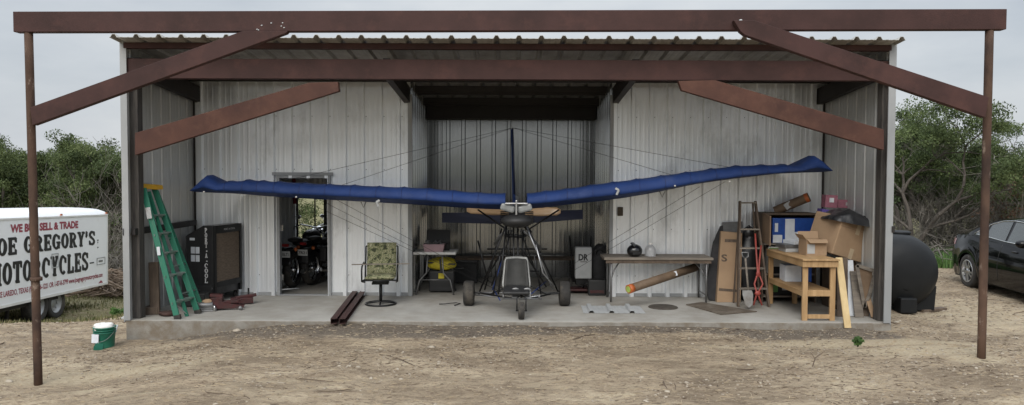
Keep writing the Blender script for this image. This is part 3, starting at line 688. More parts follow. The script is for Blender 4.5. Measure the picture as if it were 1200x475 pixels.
# girt across the left side wall, foot plates, bracket
gzv = W(190, 266, 11.2).z
mb = S(); mb.box(XL + .035, XL + .085, 10.45, 12.5, 1.20, 1.29); mb.build('girt', 'dark_steel', shed)
mb = S(); mb.box(cr1 - .02, XR + .03, 10.37, 10.384, 1.28, 1.37); mb.build('bracket', 'dark_steel', shed, bevel=.004)
mb = S(); mb.box(XL - .05, cl0 + .02, 10.37, 10.384, 1.20, 1.30); mb.build('bracket', 'dark_steel', shed, bevel=.004)
mb = S(); p = W(727, 248, YP - .05); mb.box(p.x - .045, p.x + .045, YP - .06, YP - .034, p.z - .075, p.z + .075); mb.build('switch_box', 'mat_brown', shed, bevel=.006)
for (xa_, xb_, ph_) in ((XL, AL, .12), (AR, XR, .05)):
    mb = S()
    for zz in (.35, 1.15, 2.15, 3.05):
        k_ = 0
        while xa_ + ph_ + k_ * RIB < xb_ - .06:
            xx = xa_ + ph_ + k_ * RIB + .060
            if not (DX0 - .15 < xx < DX1 + .15 and zz < DH + .1): mb.ell((xx, YP - .002, zz), (.007, .005, .007), 6, 4)
            k_ += 1
    sc3 = mb.build('screw_row', 'dark_steel', shed); sc3['kind'] = 'stuff'

# ------------------------------------------------------------------ front frame
D0 = 8.3
frame = thing('steel_gantry', 'freestanding brown steel gantry of two posts, beam and braces before the shed', 'gantry', (0, D0, 0))
mb = MB((0, D0, 0))
a = W(15.5, 37.5, D0); b = W(1179.5, 34.5, D0); h = .224
zc = lambda px: W(px, 37.5 if px < 600 else 34.5, D0).z
for (y0, y1, dz0, dz1) in ((D0, D0 + .11, 0, h),):
    mb.add([(x_, yy, z_) for yy in (y0, y1) for (x_, z_) in ((a.x, a.z), (b.x, b.z), (b.x, b.z + h), (a.x, a.z + h))], [(0, 1, 2, 3), (7, 6, 5, 4), (0, 4, 5, 1), (2, 6, 7, 3), (1, 5, 6, 2), (0, 3, 7, 4)])
mb.build('cross_beam', 'primer_steel', frame, bevel=.005)
def weld(mb, p, r):
    mb.ell(p, (r, r * .5, r * .7), 8, 6, .2, int(p[0] * 97))
for (tx, ty, bx, by) in ((33.5, 38, 45, 452), (1159.5, 35, 1150, 420)):
    t = W(tx, ty, D0 + .05); q = W(bx, by, D0 + .05); q.z = min(q.z, g1(q.x, q.y)) - .12
    mb = MB((0, D0, 0)); n = 10; mb.tube([t.lerp(q, i / n) for i in range(n + 1)], .044, 14); mb.build('post', 'rusty_pipe', frame)
brace('diagonal_brace', [(35, 126), (284, 36.5), (337, 36.5), (335, 39), (38, 147)], D0 - .02, .09, 'primer_steel', frame, (0, D0, 0))
brace('diagonal_brace', [(860, 24), (884, 24), (1159, 114), (1155, 138), (873, 41), (868, 37)], D0 - .102, .09, 'primer_steel', frame, (0, D0, 0))
mb = MB((0, D0, 0))
p = W(60, 326 - 0, D0 + .05); q = W(42.5, 327, D0 + .05)
mb.tube([q + Vector((0, 0, .02)), q - Vector((0, 0, .02))], .062, 14); mb.build('collar', 'rusty_pipe', frame)
mb = MB((0, D0, 0))
for i in range(7):
    px = rng.uniform(292, 336); weld(mb, W(px, 36 - rng.uniform(0, 10), D0 - .002), .010)
for (px, py) in ((868, 24), (875, 27), (884, 30), (893, 33), (902, 36)): weld(mb, W(px, py, D0 - .01), .018)
mb.build('weld_bead', 'grey_light', frame)
# ------------------------------------------------------------------ ultralight aircraft
PO = Vector((.1, 11.5, 0))
plane = thing('ultralight_aircraft', 'blue-winged ultralight aircraft parked nose out in the shed', 'aircraft', PO)
def P_(): return MB(PO)
def wing(stations, name, tip):
    """stations: (px, y of the crest, y of the lower leading edge); sections run front to back"""
    mb = P_().use('sailcloth'); st = []
    D = 11.25
    for px, yt, yb in stations:
        lo = W(px, yb, D); hi = W(px, yt, D + .35); st.append((lo.x, lo.z, hi.z))
    rings = []
    n = len(st); sub = 4
    for i in range(n - 1):
        for k in range(sub):
            t = k / sub; a, b = st[i], st[i + 1]
            if i >= n - 5 and k: continue
            sag = .006 * math.sin(math.pi * t) - (.006 if k == 0 else 0)
            x = a[0] + (b[0] - a[0]) * t; zl = a[1] + (b[1] - a[1]) * t; zh = a[2] + (b[2] - a[2]) * t - sag
            rings.append((x, zl, zh, (i + t) / (n - 1)))
    rings.append((*st[-1], 1.0))
    prof = []
    def sec(x, zl, zh, u):
        c = 1.38 - .95 * max(0, (u - .70) / .30) ** 2
        h = zh - zl; d0 = D + (.12 * max(0, (u - .72) / .28) ** 2)
        # upper surface from trailing edge to nose, nose radius, lower surface
        k = zl - CAM.z; zr = CAM.z + k * (d0 + c) / d0 - .012 * (c / 1.38)      # rear lower edge hangs below the nose: the dark underside shows
        zn = zl + h * .30
        pts = [(d0 + c, zr + h * .10), (d0 + c * .8, zr + h * .55), (d0 + c * .55, zl + h * .85), (d0 + min(.38, c * .5), zh), (d0 + .2 * c / 1.38, zl + h * .97), (d0 + .07, zl + h * .86), (d0 + .025, zl + h * .68), (d0 + .004, zl + h * .48), (d0, zn), (d0 + .03, zn - h * .03), (d0 + c * .4, zn + (zr - zn) * .42), (d0 + c * .75, zn + (zr - zn) * .78), (d0 + c, zr)]
        return [(x, yy, zz) for yy, zz in pts]
    secs = [sec(*r) for r in rings]; m = len(secs[0])
    v = [p for s_ in secs for p in s_]; f = [(i * m + j, i * m + j + 1, (i + 1) * m + j + 1, (i + 1) * m + j) for i in range(len(secs) - 1) for j in range(m - 1)]
    mb.add(v, f, True); mb.add(secs[0], [tuple(range(m))]); mb.add(secs[-1], [tuple(range(m))])
    w_ = mb.build(name, None, plane)
    for i in range(1, n - 5):
        sm_ = P_(); q_ = secs[i * sub]; sm_.tube([Vector(p) + Vector((0, 0, .002)) for p in q_[2:9]], .0045, 5); sm_.build('seam', 'sail_seam', w_)
    # leading edge tape spots and strut fittings
    return w_, secs
wl, sl_ = wing([(592, 227, 245), (560, 226, 244), (530, 223.5, 242.5), (500, 221, 240.5), (470, 219.5, 239), (440, 218.5, 237.5), (410, 217, 236), (380, 216, 234.5), (350, 214.5, 233), (320, 213, 231.5), (300, 212, 230.5), (283, 211, 229.5), (262, 212.5, 228), (251, 214.5, 227), (244, 210, 226.5), (237, 205.5, 226), (229, 212, 225.8), (218, 222, 225.4)], 'wing', None)
wr, sr_ = wing([(618, 227, 244), (640, 224, 243), (665, 221.5, 240), (695, 217, 237), (722, 213.5, 234.5), (750, 210, 231), (780, 206, 226.5), (810, 202, 221), (840, 198, 215.5), (870, 194.5, 211.5), (900, 193.5, 208), (925, 193, 205.5), (942, 194, 203.5), (950, 188.5, 203), (960, 183, 202.5), (970, 189.5, 202), (980, 198.5, 201.6)], 'wing', None)
for px, py in ((441, 237), (725, 223)):
    mb = P_(); p = W(px, py, 11.2); sg = 1 if px > 600 else -1
    mb.beam(p + Vector((-.05 * sg, -.01, .03)), p + Vector((0, -.02, 0)), .02, .03); mb.beam(p + Vector((0, -.02, 0)), p + Vector((-.03 * sg, 0, -.07)), .02, .03); mb.build('strut_fitting', 'grey_light', plane)
for px, py in ((347, 231), (223.5, 224.5), (239, 225), (974.5, 200.5), (855, 213), (791, 218)):
    mb = P_(); p = W(px, py, 11.22 if 230 < px < 960 else 11.5); mb.ell(p, (.016, .012, .012), 8, 6); mb.build('rivet_cap', 'white_paint', plane)
# control loops under the wing
for px, py in ((426, 238), (776, 226)):
    mb = P_(); p = W(px, py, 11.4); mb.tube([p + Vector((-.04, 0, .02)), p + Vector((0, 0, -.07)), p + Vector((.04, 0, .02))], .006, 5); mb.build('wing_handle', 'black_metal', plane)
# centre fairing
mb = P_()
c = W(605, 244, 11.2)
mb.obox((c.x - .13, 11.2, c.z), (.22, .10, .11), (0, .25, 0)); mb.obox((c.x + .13, 11.2, c.z - .005), (.22, .10, .11), (0, -.25, 0)); mb.build('fairing', 'grey_fairing', plane, bevel=.03)
mb = P_(); mb.obox((c.x, 11.13, c.z + .07), (.34, .03, .022)); mb.beam((c.x, 11.1, c.z + .12), (c.x, 11.1, c.z - .10), .025, .03, (0, 1, 0)); mb.build('root_fitting', 'aluminium', plane, bevel=.006)
# engine with cylinder fins
mb = P_(); e = W(606, 259, 11.25); mb.ell(e, (.25, .24, .105), 18, 10); e = W(606, 257, 11.5)
eng = mb.build('fuel_tank', 'black_plastic', plane)
mb = P_(); e2 = Vector((e.x, 12.15, e.z - .02)); mb.obox(e2, (.26, .34, .22))
for i in range(7):
    for s_ in (-1, 1): mb.obox(e2 + Vector((s_ * .19, 0, -.08 + i * .03)), (.16, .20, .012))
mb.tube([e2 + Vector((.1, 0, -.1)), e2 + Vector((.22, -.1, -.22)), e2 + Vector((.1, -.3, -.28)), e2 + Vector((-.2, -.3, -.26))], .03, 8)
mb.build('engine', 'black_metal', plane)
# propeller
hub = W(607, 248, 12.9)
for s_, x_end, yc in ((-1, W(547, 246, 12.9), 0), (1, W(657, 248, 12.9), 0)):
    mb = P_(); 
    def blade(u, v_, s_=s_, xe=x_end):
        p = hub.lerp(xe, u); w_ = .05 + .035 * math.sin(min(1, u * 1.3) * math.pi * .8) if u < .98 else .03
        ang = R(38 - 22 * u) * s_; t = (v_ * 2 - 1)
        return p + Vector((0, t * w_ * math.sin(abs(ang)) * s_, t * w_ * math.cos(ang)))
    mb.grid(blade, 12, 4); o = mb.build('propeller_blade', 'prop_wood', plane); q = o.modifiers.new('thickness', 'SOLIDIFY'); q.thickness = .018; q.offset = 0
mb = P_(); mb.lathe([(.0, -.05), (.06, -.05), (.07, 0), (.05, .06), (0, .07)], hub, 'Y', 14); mb.build('propeller_hub', 'black_metal', plane)
# tail: boom, fin, stabilizer
TY = 14.0
mb = P_(); mb.tube([(e.x, 12.1, e.z + .02), (e.x, 14.5, 1.62)], .045, 10); mb.build('tail_boom', 'aluminium', plane)
mb = P_(); t0 = W(603, 243, 13.6); t1 = W(600, 152, 13.9)
mb.add([(t0.x - .035, 13.45, t0.z), (t1.x - .020, 13.75, t1.z), (t1.x - .010, 14.1, t1.z - .05), (t0.x - .025, 14.45, t0.z), (t0.x + .025, 13.45, t0.z), (t1.x + .015, 13.75, t1.z), (t1.x + .015, 14.1, t1.z - .05), (t0.x + .025, 14.45, t0.z)], [(0, 1, 2, 3), (7, 6, 5, 4), (0, 4, 5, 1), (1, 5, 6, 2), (2, 6, 7, 3), (3, 7, 4, 0)])
mb.build('tail_fin', 'sailcloth', plane)
mb = P_(); 
def stab(px0, px1, y0a, y0b, y1a, y1b):
    a0, a1, b1, b0 = W(px0, y0a, 13.6), W(px1, y0b, 13.6), W(px1, y1b, 13.5), W(px0, y1a, 13.5)
    mb.slabpoly([a0, a1, b1, b0], (0, .05, 0))
stab(518, 600, 249.5, 249, 261, 263); stab(606, 683, 249, 246, 263, 257)
mb.build('tailplane', 'sail_dark', plane)
# undercarriage, frame tubes
def tubes(name, lst, matn, r=.013):
    mb = P_()
    for q in lst:
        pts = [W(*p) for p in q]; mb.tube(pts, r, 7)
    return mb.build(name, matn, plane)
tubes('frame_tube', [[(594, 262, 11.6), (561, 345, 11.75)], [(594, 262, 11.6), (584, 345, 11.2)], [(616, 262, 11.6), (654, 342, 11.75)], [(588, 268, 12.2), (568, 340, 12.3)],
                     [(602, 262, 11.5), (602, 345, 11.3)], [(607, 262, 11.5), (607, 345, 11.3)], [(572, 330, 12.2), (560, 282, 12.2)], [(560, 246, 12.1), (592, 268, 11.9)], [(655, 246, 12.1), (618, 270, 11.9)],
                     [(590, 292, 11.6), (564, 336, 12.4)], [(612, 292, 11.6), (640, 336, 12.4)], [(560, 343, 11.75), (600, 350, 11.0)], [(652, 343, 11.75), (622, 350, 11.0)], [(571, 292, 12.0), (641, 292, 12.0)]], 'black_metal', .014)
tubes('aluminium_strut', [[(617, 266, 11.4), (648, 340, 11.6)], [(628, 287, 11.4), (636, 320, 11.4), (650, 336, 11.5)], [(549, 345, 11.7), (596, 349, 11.3)], [(661, 343, 11.7), (616, 349, 11.3)]], 'aluminium', .011)
tubes('side_tube', [[(586, 300, 11.3), (578, 345, 11.4)], [(626, 300, 11.3), (634, 345, 11.4)], [(600, 270, 11.9), (576, 335, 12.2)], [(610, 270, 11.9), (634, 335, 12.2)], [(580, 318, 11.8), (632, 318, 11.8)], [(574, 345, 11.6), (612, 330, 11.9), (640, 345, 11.6)], [(628, 298, 11.4), (645, 298, 11.5)], [(596, 270, 11.5), (596, 305, 11.3)], [(613, 270, 11.5), (613, 305, 11.3)]], 'black_metal', .011)
tubes('rudder_cable', [[(577, 340, 11.6), (590, 300, 11.9)], [(586, 352, 11.2), (578, 338, 11.6)], [(640, 330, 11.9), (622, 345, 11.4)]], 'blue_tube', .009)
tubes('exhaust_pipe', [[(612, 270, 11.7), (622, 278, 11.7), (634, 292, 11.9)], [(596, 270, 11.8), (586, 276, 11.8), (580, 286, 12.0)]], 'steel_grey', .022)
# bracing wires
def wire(a, b): 
    mb = P_(); mb.tube([a, b], .0028, 4); mb.build('bracing_wire', 'black_metal', plane)
kp = W(601, 150, 12.0); kb = W(603, 228, 12.0)
mb = P_(); mb.tube([kb, kp], [.016, .009], 8); mb.build('kingpost', 'sail_dark', plane)
for a, b in (((401, 217, 11.7), kp), ((330, 213, 11.9), kp), ((790, 206, 11.7), kp), ((860, 197, 11.9), kp)): wire(W(*a), b)
for a, b in (((392, 233, 11.4), (592, 340, 11.4)), ((372, 233, 12.2), (588, 343, 11.9)), ((348, 232, 11.4), (598, 347, 11.2)), ((820, 219, 11.4), (622, 340, 11.4)), ((850, 213, 12.2), (628, 343, 11.9))): wire(W(*a), W(*b))
# seat
mb = P_()
def seatpt(u, v_, off=0.0, sh=1.0):
    a, b = (u - .5), v_
    wd_ = (.195 - .045 * b) * sh; z = .41 + .42 * b; yb_ = 10.95 + .28 * b + .09 * (4 * a * a) * -1
    r = 1 - .12 * max(0, (b - .85) / .15) ** 2 - .14 * max(0, (.15 - b) / .15) ** 2
    return Vector((.068 + 2 * a * wd_ * r, yb_ + off, z))
mb.grid(lambda u, v_: seatpt(u, v_, .02, 1.06), 12, 12); o = mb.build('seat', 'seat_shell', plane); q = o.modifiers.new('thickness', 'SOLIDIFY'); q.thickness = .03
mb = P_(); mb.grid(lambda u, v_: seatpt(u, .05 + v_ * .9, -.03, .90), 12, 12); pad = mb.build('seat_pad', 'seat_pad', plane); q = pad.modifiers.new('thickness', 'SOLIDIFY'); q.thickness = .03
mb = P_(); mb.obox((.068, 10.78, .39), (.38, .36, .05), (R(8), 0, 0)); mb.build('seat_base', 'black_plastic', plane, bevel=.02)
# wheels
def wheel(c, r, w_, matr='rubber', hubm='steel_grey', rimr=.5, name='wheel', parent=None, org=None, axis='X'):
    mb = MB(org if org is not None else PO).use(matr)
    prof = [(r * rimr, -w_ * .42), (r * .78, -w_ * .5), (r * .93, -w_ * .46), (r, -w_ * .30), (r, w_ * .30), (r * .93, w_ * .46), (r * .78, w_ * .5), (r * rimr, w_ * .42)]
    mb.lathe(prof, c, axis, 28); ty = mb.build(name, None, parent)
    mb = MB(org if org is not None else PO); mb.lathe([(0, -w_ * .30), (r * .16, -w_ * .34), (r * .18, -w_ * .2), (r * rimr * .9, -w_ * .18), (r * rimr * 1.01, -w_ * .40), (r * rimr * 1.01, w_ * .40), (r * rimr * .9, w_ * .18), (r * .18, w_ * .2), (r * .16, w_ * .34), (0, w_ * .30)], c, axis, 24)
    mb.build('rim', hubm, ty); return ty
for px in (549.5, 661.5):
    q = W(px, 345, 11.7); wheel((q.x, 11.7, .195), .197, .17, parent=plane)
q = W(611, 365, 10.6); wheel((q.x, 10.58, .122), .122, .09, parent=plane)
nx_ = q.x
mb = P_(); mb.tube([(nx_ - .065, 10.58, .122), (nx_ - .065, 10.62, .30), (nx_, 10.70, .33)], .010, 7); mb.tube([(nx_ + .065, 10.58, .122), (nx_ + .065, 10.62, .30), (nx_, 10.70, .33)], .010, 7); mb.tube([(nx_ - .08, 10.58, .122), (nx_ + .08, 10.58, .122)], .009, 7)
mb.tube([(nx_, 10.68, .31), (nx_ - .02, 11.1, .42), (nx_ - .03, 11.6, .50)], .02, 8); mb.build('nose_fork', 'black_metal', plane)
mb = P_(); mb.tube([(nx_ - .30, 10.72, .27), (nx_ + .30, 10.72, .27)], .012, 7); mb.tube([(nx_ - .26, 10.72, .27), (nx_ - .26, 10.72, .33)], .016, 7); mb.tube([(nx_ + .26, 10.72, .27), (nx_ + .26, 10.72, .33)], .016, 7); mb.build('steering_bar', 'steel_grey', plane)
for s_ in (-1, 1):
    mb = P_(); cx = nx_ + s_ * .085
    mb.obox((cx, 10.74, .335), (.11, .02, .12), (R(-15), 0, 0)); mb.ell((cx, 10.742, .395), (.06, .012, .035), 14, 8)
    pd = mb.build('foot_pedal', 'steel_grey', plane, bevel=.006)
    mb = P_()
    for k in range(3): mb.obox((cx, 10.722, .31 + k * .033), (.07, .006, .014), (R(-15), 0, 0))
    mb.build('pedal_slot', 'black_metal', pd)
mb = P_(); mb.tube([(-.686 + .1, 11.7, .20), (.834 - .1, 11.7, .20)], .016, 8); mb.build('axle', 'steel_grey', plane)
# skid / cable lying beside the left wheel
mb = MB((-.95, 11.75, 0)); mb.tube([(-1.15, 11.75, .01), (-1.05, 11.65, .03), (-.98, 11.8, .015), (-.88, 11.7, .04), (-.82, 11.8, .012), (-.9, 11.62, .012)], .008, 6)
tag(mb.build('loose_cable', 'black_plastic'), 'loose black cable curled on the slab by the aircraft wheel', 'cable')
# ------------------------------------------------------------------ left side of the slab
def G(px, D): return W(px, 300, D).x
# step ladder
LO = Vector((-4.9, 10.7, 0))
lad = thing('step_ladder', 'green fibreglass step ladder with yellow top leaning by the left column', 'ladder', LO)
A0, A1 = W(208, 377, 10.50), W(168, 221, 10.72); B0, B1 = W(232, 370, 10.92), W(181, 221, 11.02)
A0.z = max(A0.z, .0); B0.z = max(B0.z, .0)
for a, b in ((A0, A1), (B0, B1)):
    mb = MB(LO); mb.beam(a, b, .085, .028, (0, 1, 0)); 
    r_ = mb.build('rail', 'green_fibreglass', lad, bevel=.006)
    mb = MB(LO); mb.obox(a + Vector((0, 0, .03)), (.09, .05, .06), (0, -.25, 0)); mb.build('foot', 'rubber', r_)
for t in (.13, .33, .50, .65, .79):
    a = A0.lerp(A1, t); b = B0.lerp(B1, t); mb = MB(LO); mb.beam(a, b, .075, .02, (0, 0, 1)); mb.beam(a - Vector((0, .03, .02)), b - Vector((0, .03, .02)), .008, .035); mb.build('step', 'ladder_step', lad)
off = Vector((.10, .22, 0)); 
C0, C1 = A0 + Vector((.05, .20, .0)), A1 + Vector((.02, .12, -.05)); E0, E1 = B0 + Vector((.00, .2, 0)), B1 + Vector((.0, .08, -.05))
for a, b in ((C0, C1), (E0, E1)):
    mb = MB(LO); mb.beam(a, b, .05, .02, (0, 1, 0)); mb.build('rear_rail', 'green_fibreglass', lad)
for t in (.18, .4, .62):
    mb = MB(LO); mb.beam(C0.lerp(C1, t), E0.lerp(E1, t), .03, .015); mb.build('rear_brace', 'aluminium', lad)
mb = MB(LO); mb.beam(A0.lerp(A1, .13), C0.lerp(C1, .02), .02, .008); mb.beam(B0.lerp(B1, .13), E0.lerp(E1, .02), .02, .008); mb.build('corner_brace', 'aluminium', lad)
mb = MB(LO); m_ = (A1 + B1) / 2; mb.slabpoly([A1 + Vector((-.07, -.06, .0)), B1 + Vector((.06, -.02, -.02)), B1 + Vector((.08, .12, -.02)), A1 + Vector((-.04, .14, .0))], (-.01, 0, .07)); mb.build('ladder_top', 'yellow_plastic', lad, bevel=.01)
mb = MB(LO); a = A0.lerp(A1, .80); mb.beam(a + Vector((-.01, -.045, .1)), a + Vector((.015, -.045, -.06)), .07, .006, (0, -1, 0)); mb.build('sticker', 'grey_light', lad); mb = MB(LO); a = A0.lerp(A1, .52); mb.beam(a + Vector((-.0, -.045, .06)), a + Vector((.013, -.045, -.06)), .045, .006, (0, -1, 0)); mb.build('sticker', 'paper', lad)
# evaporative cooler
CO = Vector((W(250, 330, 11.8).x, 11.8, 0))
cool = thing('evaporative_cooler', 'black portable evaporative cooler with brown pad panel and white lettering', 'cooler', CO, R(-13.5))
cw, cdp, ch = .50, .74, 1.24
mb = MB(); mb.add([(-cw, 0, .12), (0, 0, .12), (0, cdp, .12), (-cw, cdp, .12), (-cw, 0, ch - .17), (-.18, 0, ch), (0, 0, ch), (0, cdp, ch), (-.18, cdp, ch), (-cw, cdp, ch - .17)], [(3, 2, 1, 0), (0, 1, 6, 5, 4), (2, 3, 9, 8, 7), (1, 2, 7, 6), (5, 6, 7, 8), (4, 5, 8, 9), (0, 4, 9, 3)])
mb.build('cabinet', 'black_paint', cool, bevel=.012)
mb = MB(); mb.box(.004, .012, .05, cdp - .05, .33, ch - .13); mb.build('media_pad', 'media_pad', cool)
mb = MB(); mb.box(.002, .03, .0, .055, .12, ch); mb.box(.002, .03, cdp - .055, cdp, .12, ch); mb.box(.002, .03, .055, cdp - .055, ch - .13, ch); mb.box(.002, .03, .055, cdp - .055, .24, .33); mb.build('pad_frame', 'black_metal', cool, bevel=.004)
mb = MB(); mb.box(-cw + .05, -.02, -.02, -.004, .16, .28); mb.build('water_tray', 'black_plastic', cool, bevel=.01)
mb = MB()
for i, chh in enumerate('PORT-A-COOL'):
    z = ch - .11 - i * .081
    h_ = .074; big = i >= 7
    if chh == '-': mb.box(-.125, -.10, -.004, -.001, z + .02, z + .035); continue
    put_slab(mb, chh, (-.145 - (.01 if big else 0), -.002, z), (1, 0, 0), (0, 0, 1), (0, -1, 0), h_, .95 if not big else 1.25, w=.2, t=.16)
put_slab(mb, '2000', (-.22, -.002, .205), (1, 0, 0), (0, 0, 1), (0, -1, 0), .062, 1.10, w=.2, t=.18)
mb.build('lettering', 'letter_white', cool)
mb = MB(); put_text(mb, 'PORT A COOL', .04, (.031, .25, ch - .085), (0, 1, 0), (0, 0, 1), .001, .30); mb.build('small_lettering', 'grey_light', cool)
mb = MB()
for i in range(2):
    for j in range(2): mb.box(-.40 + i * .085, -.33 + i * .085, -.006, -.001, .66 + j * .13, .765 + j * .13)
mb.box(-.42, -.33, -.006, -.001, 1.0, 1.04)
mb.build('label_plate', 'paper', cool)
for (xx, yy) in ((-.06, .06), (-cw + .06, .06), (-.06, cdp - .06), (-cw + .06, cdp - .06)):
    mb = MB(); mb.lathe([(0, -.015), (.05, -.015), (.05, .015), (0, .015)], (xx, yy, .05), 'X', 16); mb.box(xx - .03, xx + .03, yy - .03, yy + .03, .102, .119); mb.beam((xx - .024, yy, .05), (xx - .024, yy, .11), .006, .03, (1, 0, 0)); mb.beam((xx + .024, yy, .05), (xx + .024, yy, .11), .006, .03, (1, 0, 0)); mb.build('caster', 'rubber', cool)
# things on the floor round the ladder
mb = MB((-5.1, 10.8, 0)); mb.add([], []); mb.beam((G(181, 10.85), 10.85, 0.0), (G(180, 10.95), 10.95, .76), .14, .045, (0, 1, 0)); tag(mb.build('wood_plank', 'old_wood', bevel=.004), 'short weathered plank standing upright beside the left column', 'plank')
mb = MB((-5.28, 10.9, 0)); q = G(171, 10.8); mb.obox((q + .02, 10.9, .055), (.20, .22, .11), (0, 0, .3)); tag(mb.build('wood_block', 'old_wood', bevel=.006), 'dark wood block at the foot of the left column', 'wood block')
mb = MB((-5.0, 10.75, 0)); q = G(194, 10.7); mb.ell((q, 10.75, .035), (.13, .10, .035), 14, 8, .2, 3); tag(mb.build('rusty_pan', 'rust_dark'), 'rusty flattened pan on the slab left of the ladder', 'pan')
# small motor by the ladder foot
mo = thing('small_engine', 'small dirty engine with tan cover beside the red floor jack', 'engine', (G(241, 11.15), 11.15, 0), .3)
mb = MB(); mb.obox((0, 0, .06), (.20, .16, .08)); mb.lathe([(0, -.1), (.05, -.1), (.05, .1), (0, .1)], (0, -.04, .09), 'X', 14); mb.obox((0, 0, .012), (.26, .18, .02)); mb.build('engine_block', 'steel_grey', mo, bevel=.008)
mb = MB(); mb.ell((.02, .0, .135), (.085, .07, .045), 14, 8); mb.build('engine_cover', 'cardboard', mo)
mb = MB(); mb.lathe([(0, 0), (.05, 0), (.055, .02), (.03, .03), (0, .03)], (.11, -.06, .05), 'X', 14); mb.build('pulley', 'chrome', mo)
mo2 = thing('tool_case', 'low black case on the slab behind the ladder feet', 'case', (G(228, 11.55), 11.55, 0), .1)
mb = MB(); mb.obox((0, 0, .10), (.36, .24, .18)); mb.obox((0, 0, .195), (.37, .25, .03)); mb.build('case_body', 'black_plastic', mo2, bevel=.012)
mb = MB(); mb.tube([(-.07, 0, .21), (-.07, 0, .25), (.07, 0, .25), (.07, 0, .21)], .01, 6); mb.build('handle', 'black_metal', mo2)
# floor jack
jk = thing('floor_jack', 'red trolley floor jack in front of the black cooler', 'floor jack', (G(262, 11.25), 11.25, 0), R(14))
for s_ in (-1, 1):
    mb = MB(); mb.add([(x_, s_ * .10 + e_, z_) for e_ in (-.006, .006) for x_, z_ in ((-.20, .04), (.34, .03), (.36, .08), (.05, .14), (-.10, .20), (-.20, .19))], [(0, 1, 2, 3, 4, 5), (11, 10, 9, 8, 7, 6)] + [(i, 6 + i, 6 + (i + 1) % 6, (i + 1) % 6) for i in range(6)]); mb.build('side_plate', 'red_paint', jk)
mb = MB(); mb.beam((-.12, 0, .14), (.26, 0, .15), .10, .05); mb.obox((-.12, 0, .17), (.2, .16, .14)); mb.lathe([(0, 0), (.05, 0), (.055, .02), (0, .02)], (.27, 0, .17), 'Z', 14); mb.build('lift_arm', 'red_paint', jk, bevel=.006)
mb = MB(); mb.obox((-.13, 0, .27), (.22, .14, .05), (0, .1, 0)); mb.box(-.20, -.05, -.005, .005, .18, .26); mb.build('handle_socket', 'red_paint', jk, bevel=.008)
for x_ in (-.15, .30):
    for s_ in (-1, 1): mb = MB(); mb.lathe([(0, -.02), (.038, -.02), (.038, .02), (0, .02)], (x_, s_ * .13, .038), 'Y', 14); mb.build('wheel', 'steel_grey', jk)
jk.scale = (.82, .82, .82)
jk2 = thing('hydraulic_pump', 'second red jack lying low behind the trolley jack', 'jack', (G(283, 11.75), 11.75, 0), R(20))
mb = MB(); mb.obox((0, 0, .06), (.34, .16, .09)); mb.beam((-.1, 0, .1), (.22, 0, .14), .05, .05); mb.build('jack_body', 'red_paint', jk2, bevel=.01)
mb = MB(); mb.tube([(.1, 0, .12), (.1, .05, .24)], .015, 8); mb.build('lever', 'black_metal', jk2)
# purlin channels lying on the slab
for i, (pa, pb, lab) in enumerate((((391, 380), (417, 345), 'left one of two brown steel channels lying on the slab'), ((401, 380), (427, 344), 'right one of two brown steel channels lying on the slab'))):
    def fl(p):
        d = CM @ Vector(((p[0] - 600) / F, (237.5 - p[1]) / F, -1)); t = -CAM.z / d.z; return CAM + d * t
    a, b = fl(pa), fl(pb); a.z = b.z = 0; mb = MB(a); d = (b - a).normalized(); sd_ = Vector((d.y, -d.x, 0)); w_, h_, t_ = .085, .075, .006
    prof = [(-w_ / 2, 0), (w_ / 2, 0), (w_ / 2, t_), (-w_ / 2 + t_, t_), (-w_ / 2 + t_, h_ - t_), (w_ / 2, h_ - t_), (w_ / 2, h_), (-w_ / 2, h_)]
    v = [p + sd_ * u + Vector((0, 0, z + .001)) for p in (a, b) for u, z in prof]; n = 8
    mb.add(v, [(0, 1, 2, 3), (0, 3, 4, 7), (4, 5, 6, 7), (11, 10, 9, 8), (15, 12, 11, 8), (15, 14, 13, 12)] + [(i_, n + i_, n + (i_ + 1) % n, (i_ + 1) % n) for i_ in range(n)])
    tag(mb.build('steel_channel', 'primer_steel'), lab, 'steel channel', 'steel channels on the slab')
# camouflage swivel chair
cq = G(446, 11.75); chair = thing('swivel_chair', 'black metal swivel patio chair with camouflage cushion', 'chair', (cq, 11.75, 0), R(6))
mb = MB(); mb.tube([(.24 * math.cos(t), .24 * math.sin(t), .018) for t in [i * math.pi / 14 for i in range(29)]], .014, 7); mb.tube([(-.24, 0, .02), (0, 0, .05), (.24, 0, .02)], .014, 7); mb.tube([(0, -.24, .02), (0, 0, .05), (0, .24, .02)], .014, 7); mb.build('base_ring', 'black_metal', chair)
mb = MB(); mb.tube([(0, 0, .04), (0, 0, .36)], .026, 10); mb.obox((0, 0, .35), (.26, .26, .03)); mb.build('swivel_post', 'black_metal', chair)
mb = MB()
for s_ in (-1, 1):
    x_ = s_ * .275; mb.tube([(x_ * .9, -.02, .36), (x_, -.22, .40), (x_, -.24, .58), (x_, -.18, .63), (x_, .12, .66), (x_ * .98, .20, .62)], .013, 7)
    mb.tube([(x_ * .93, -.26, .42), (x_ * .93, .18, .38), (x_ * .93, .33, .90)], .012, 7)
mb.tube([(-.255, .33, .90), (.255, .33, .90)], .012, 7); mb.tube([(-.255, -.26, .42), (.255, -.26, .42)], .012, 7); mb.build('chair_frame', 'black_metal', chair)
mb = MB(); 
def cush(u, v_, y0, z0, y1, z1, wd_, th, bul=.02):
    x_ = (u - .5) * 2; e = (1 - abs(x_) ** 6) * (1 - abs(v_ * 2 - 1) ** 6)
    return x_, e
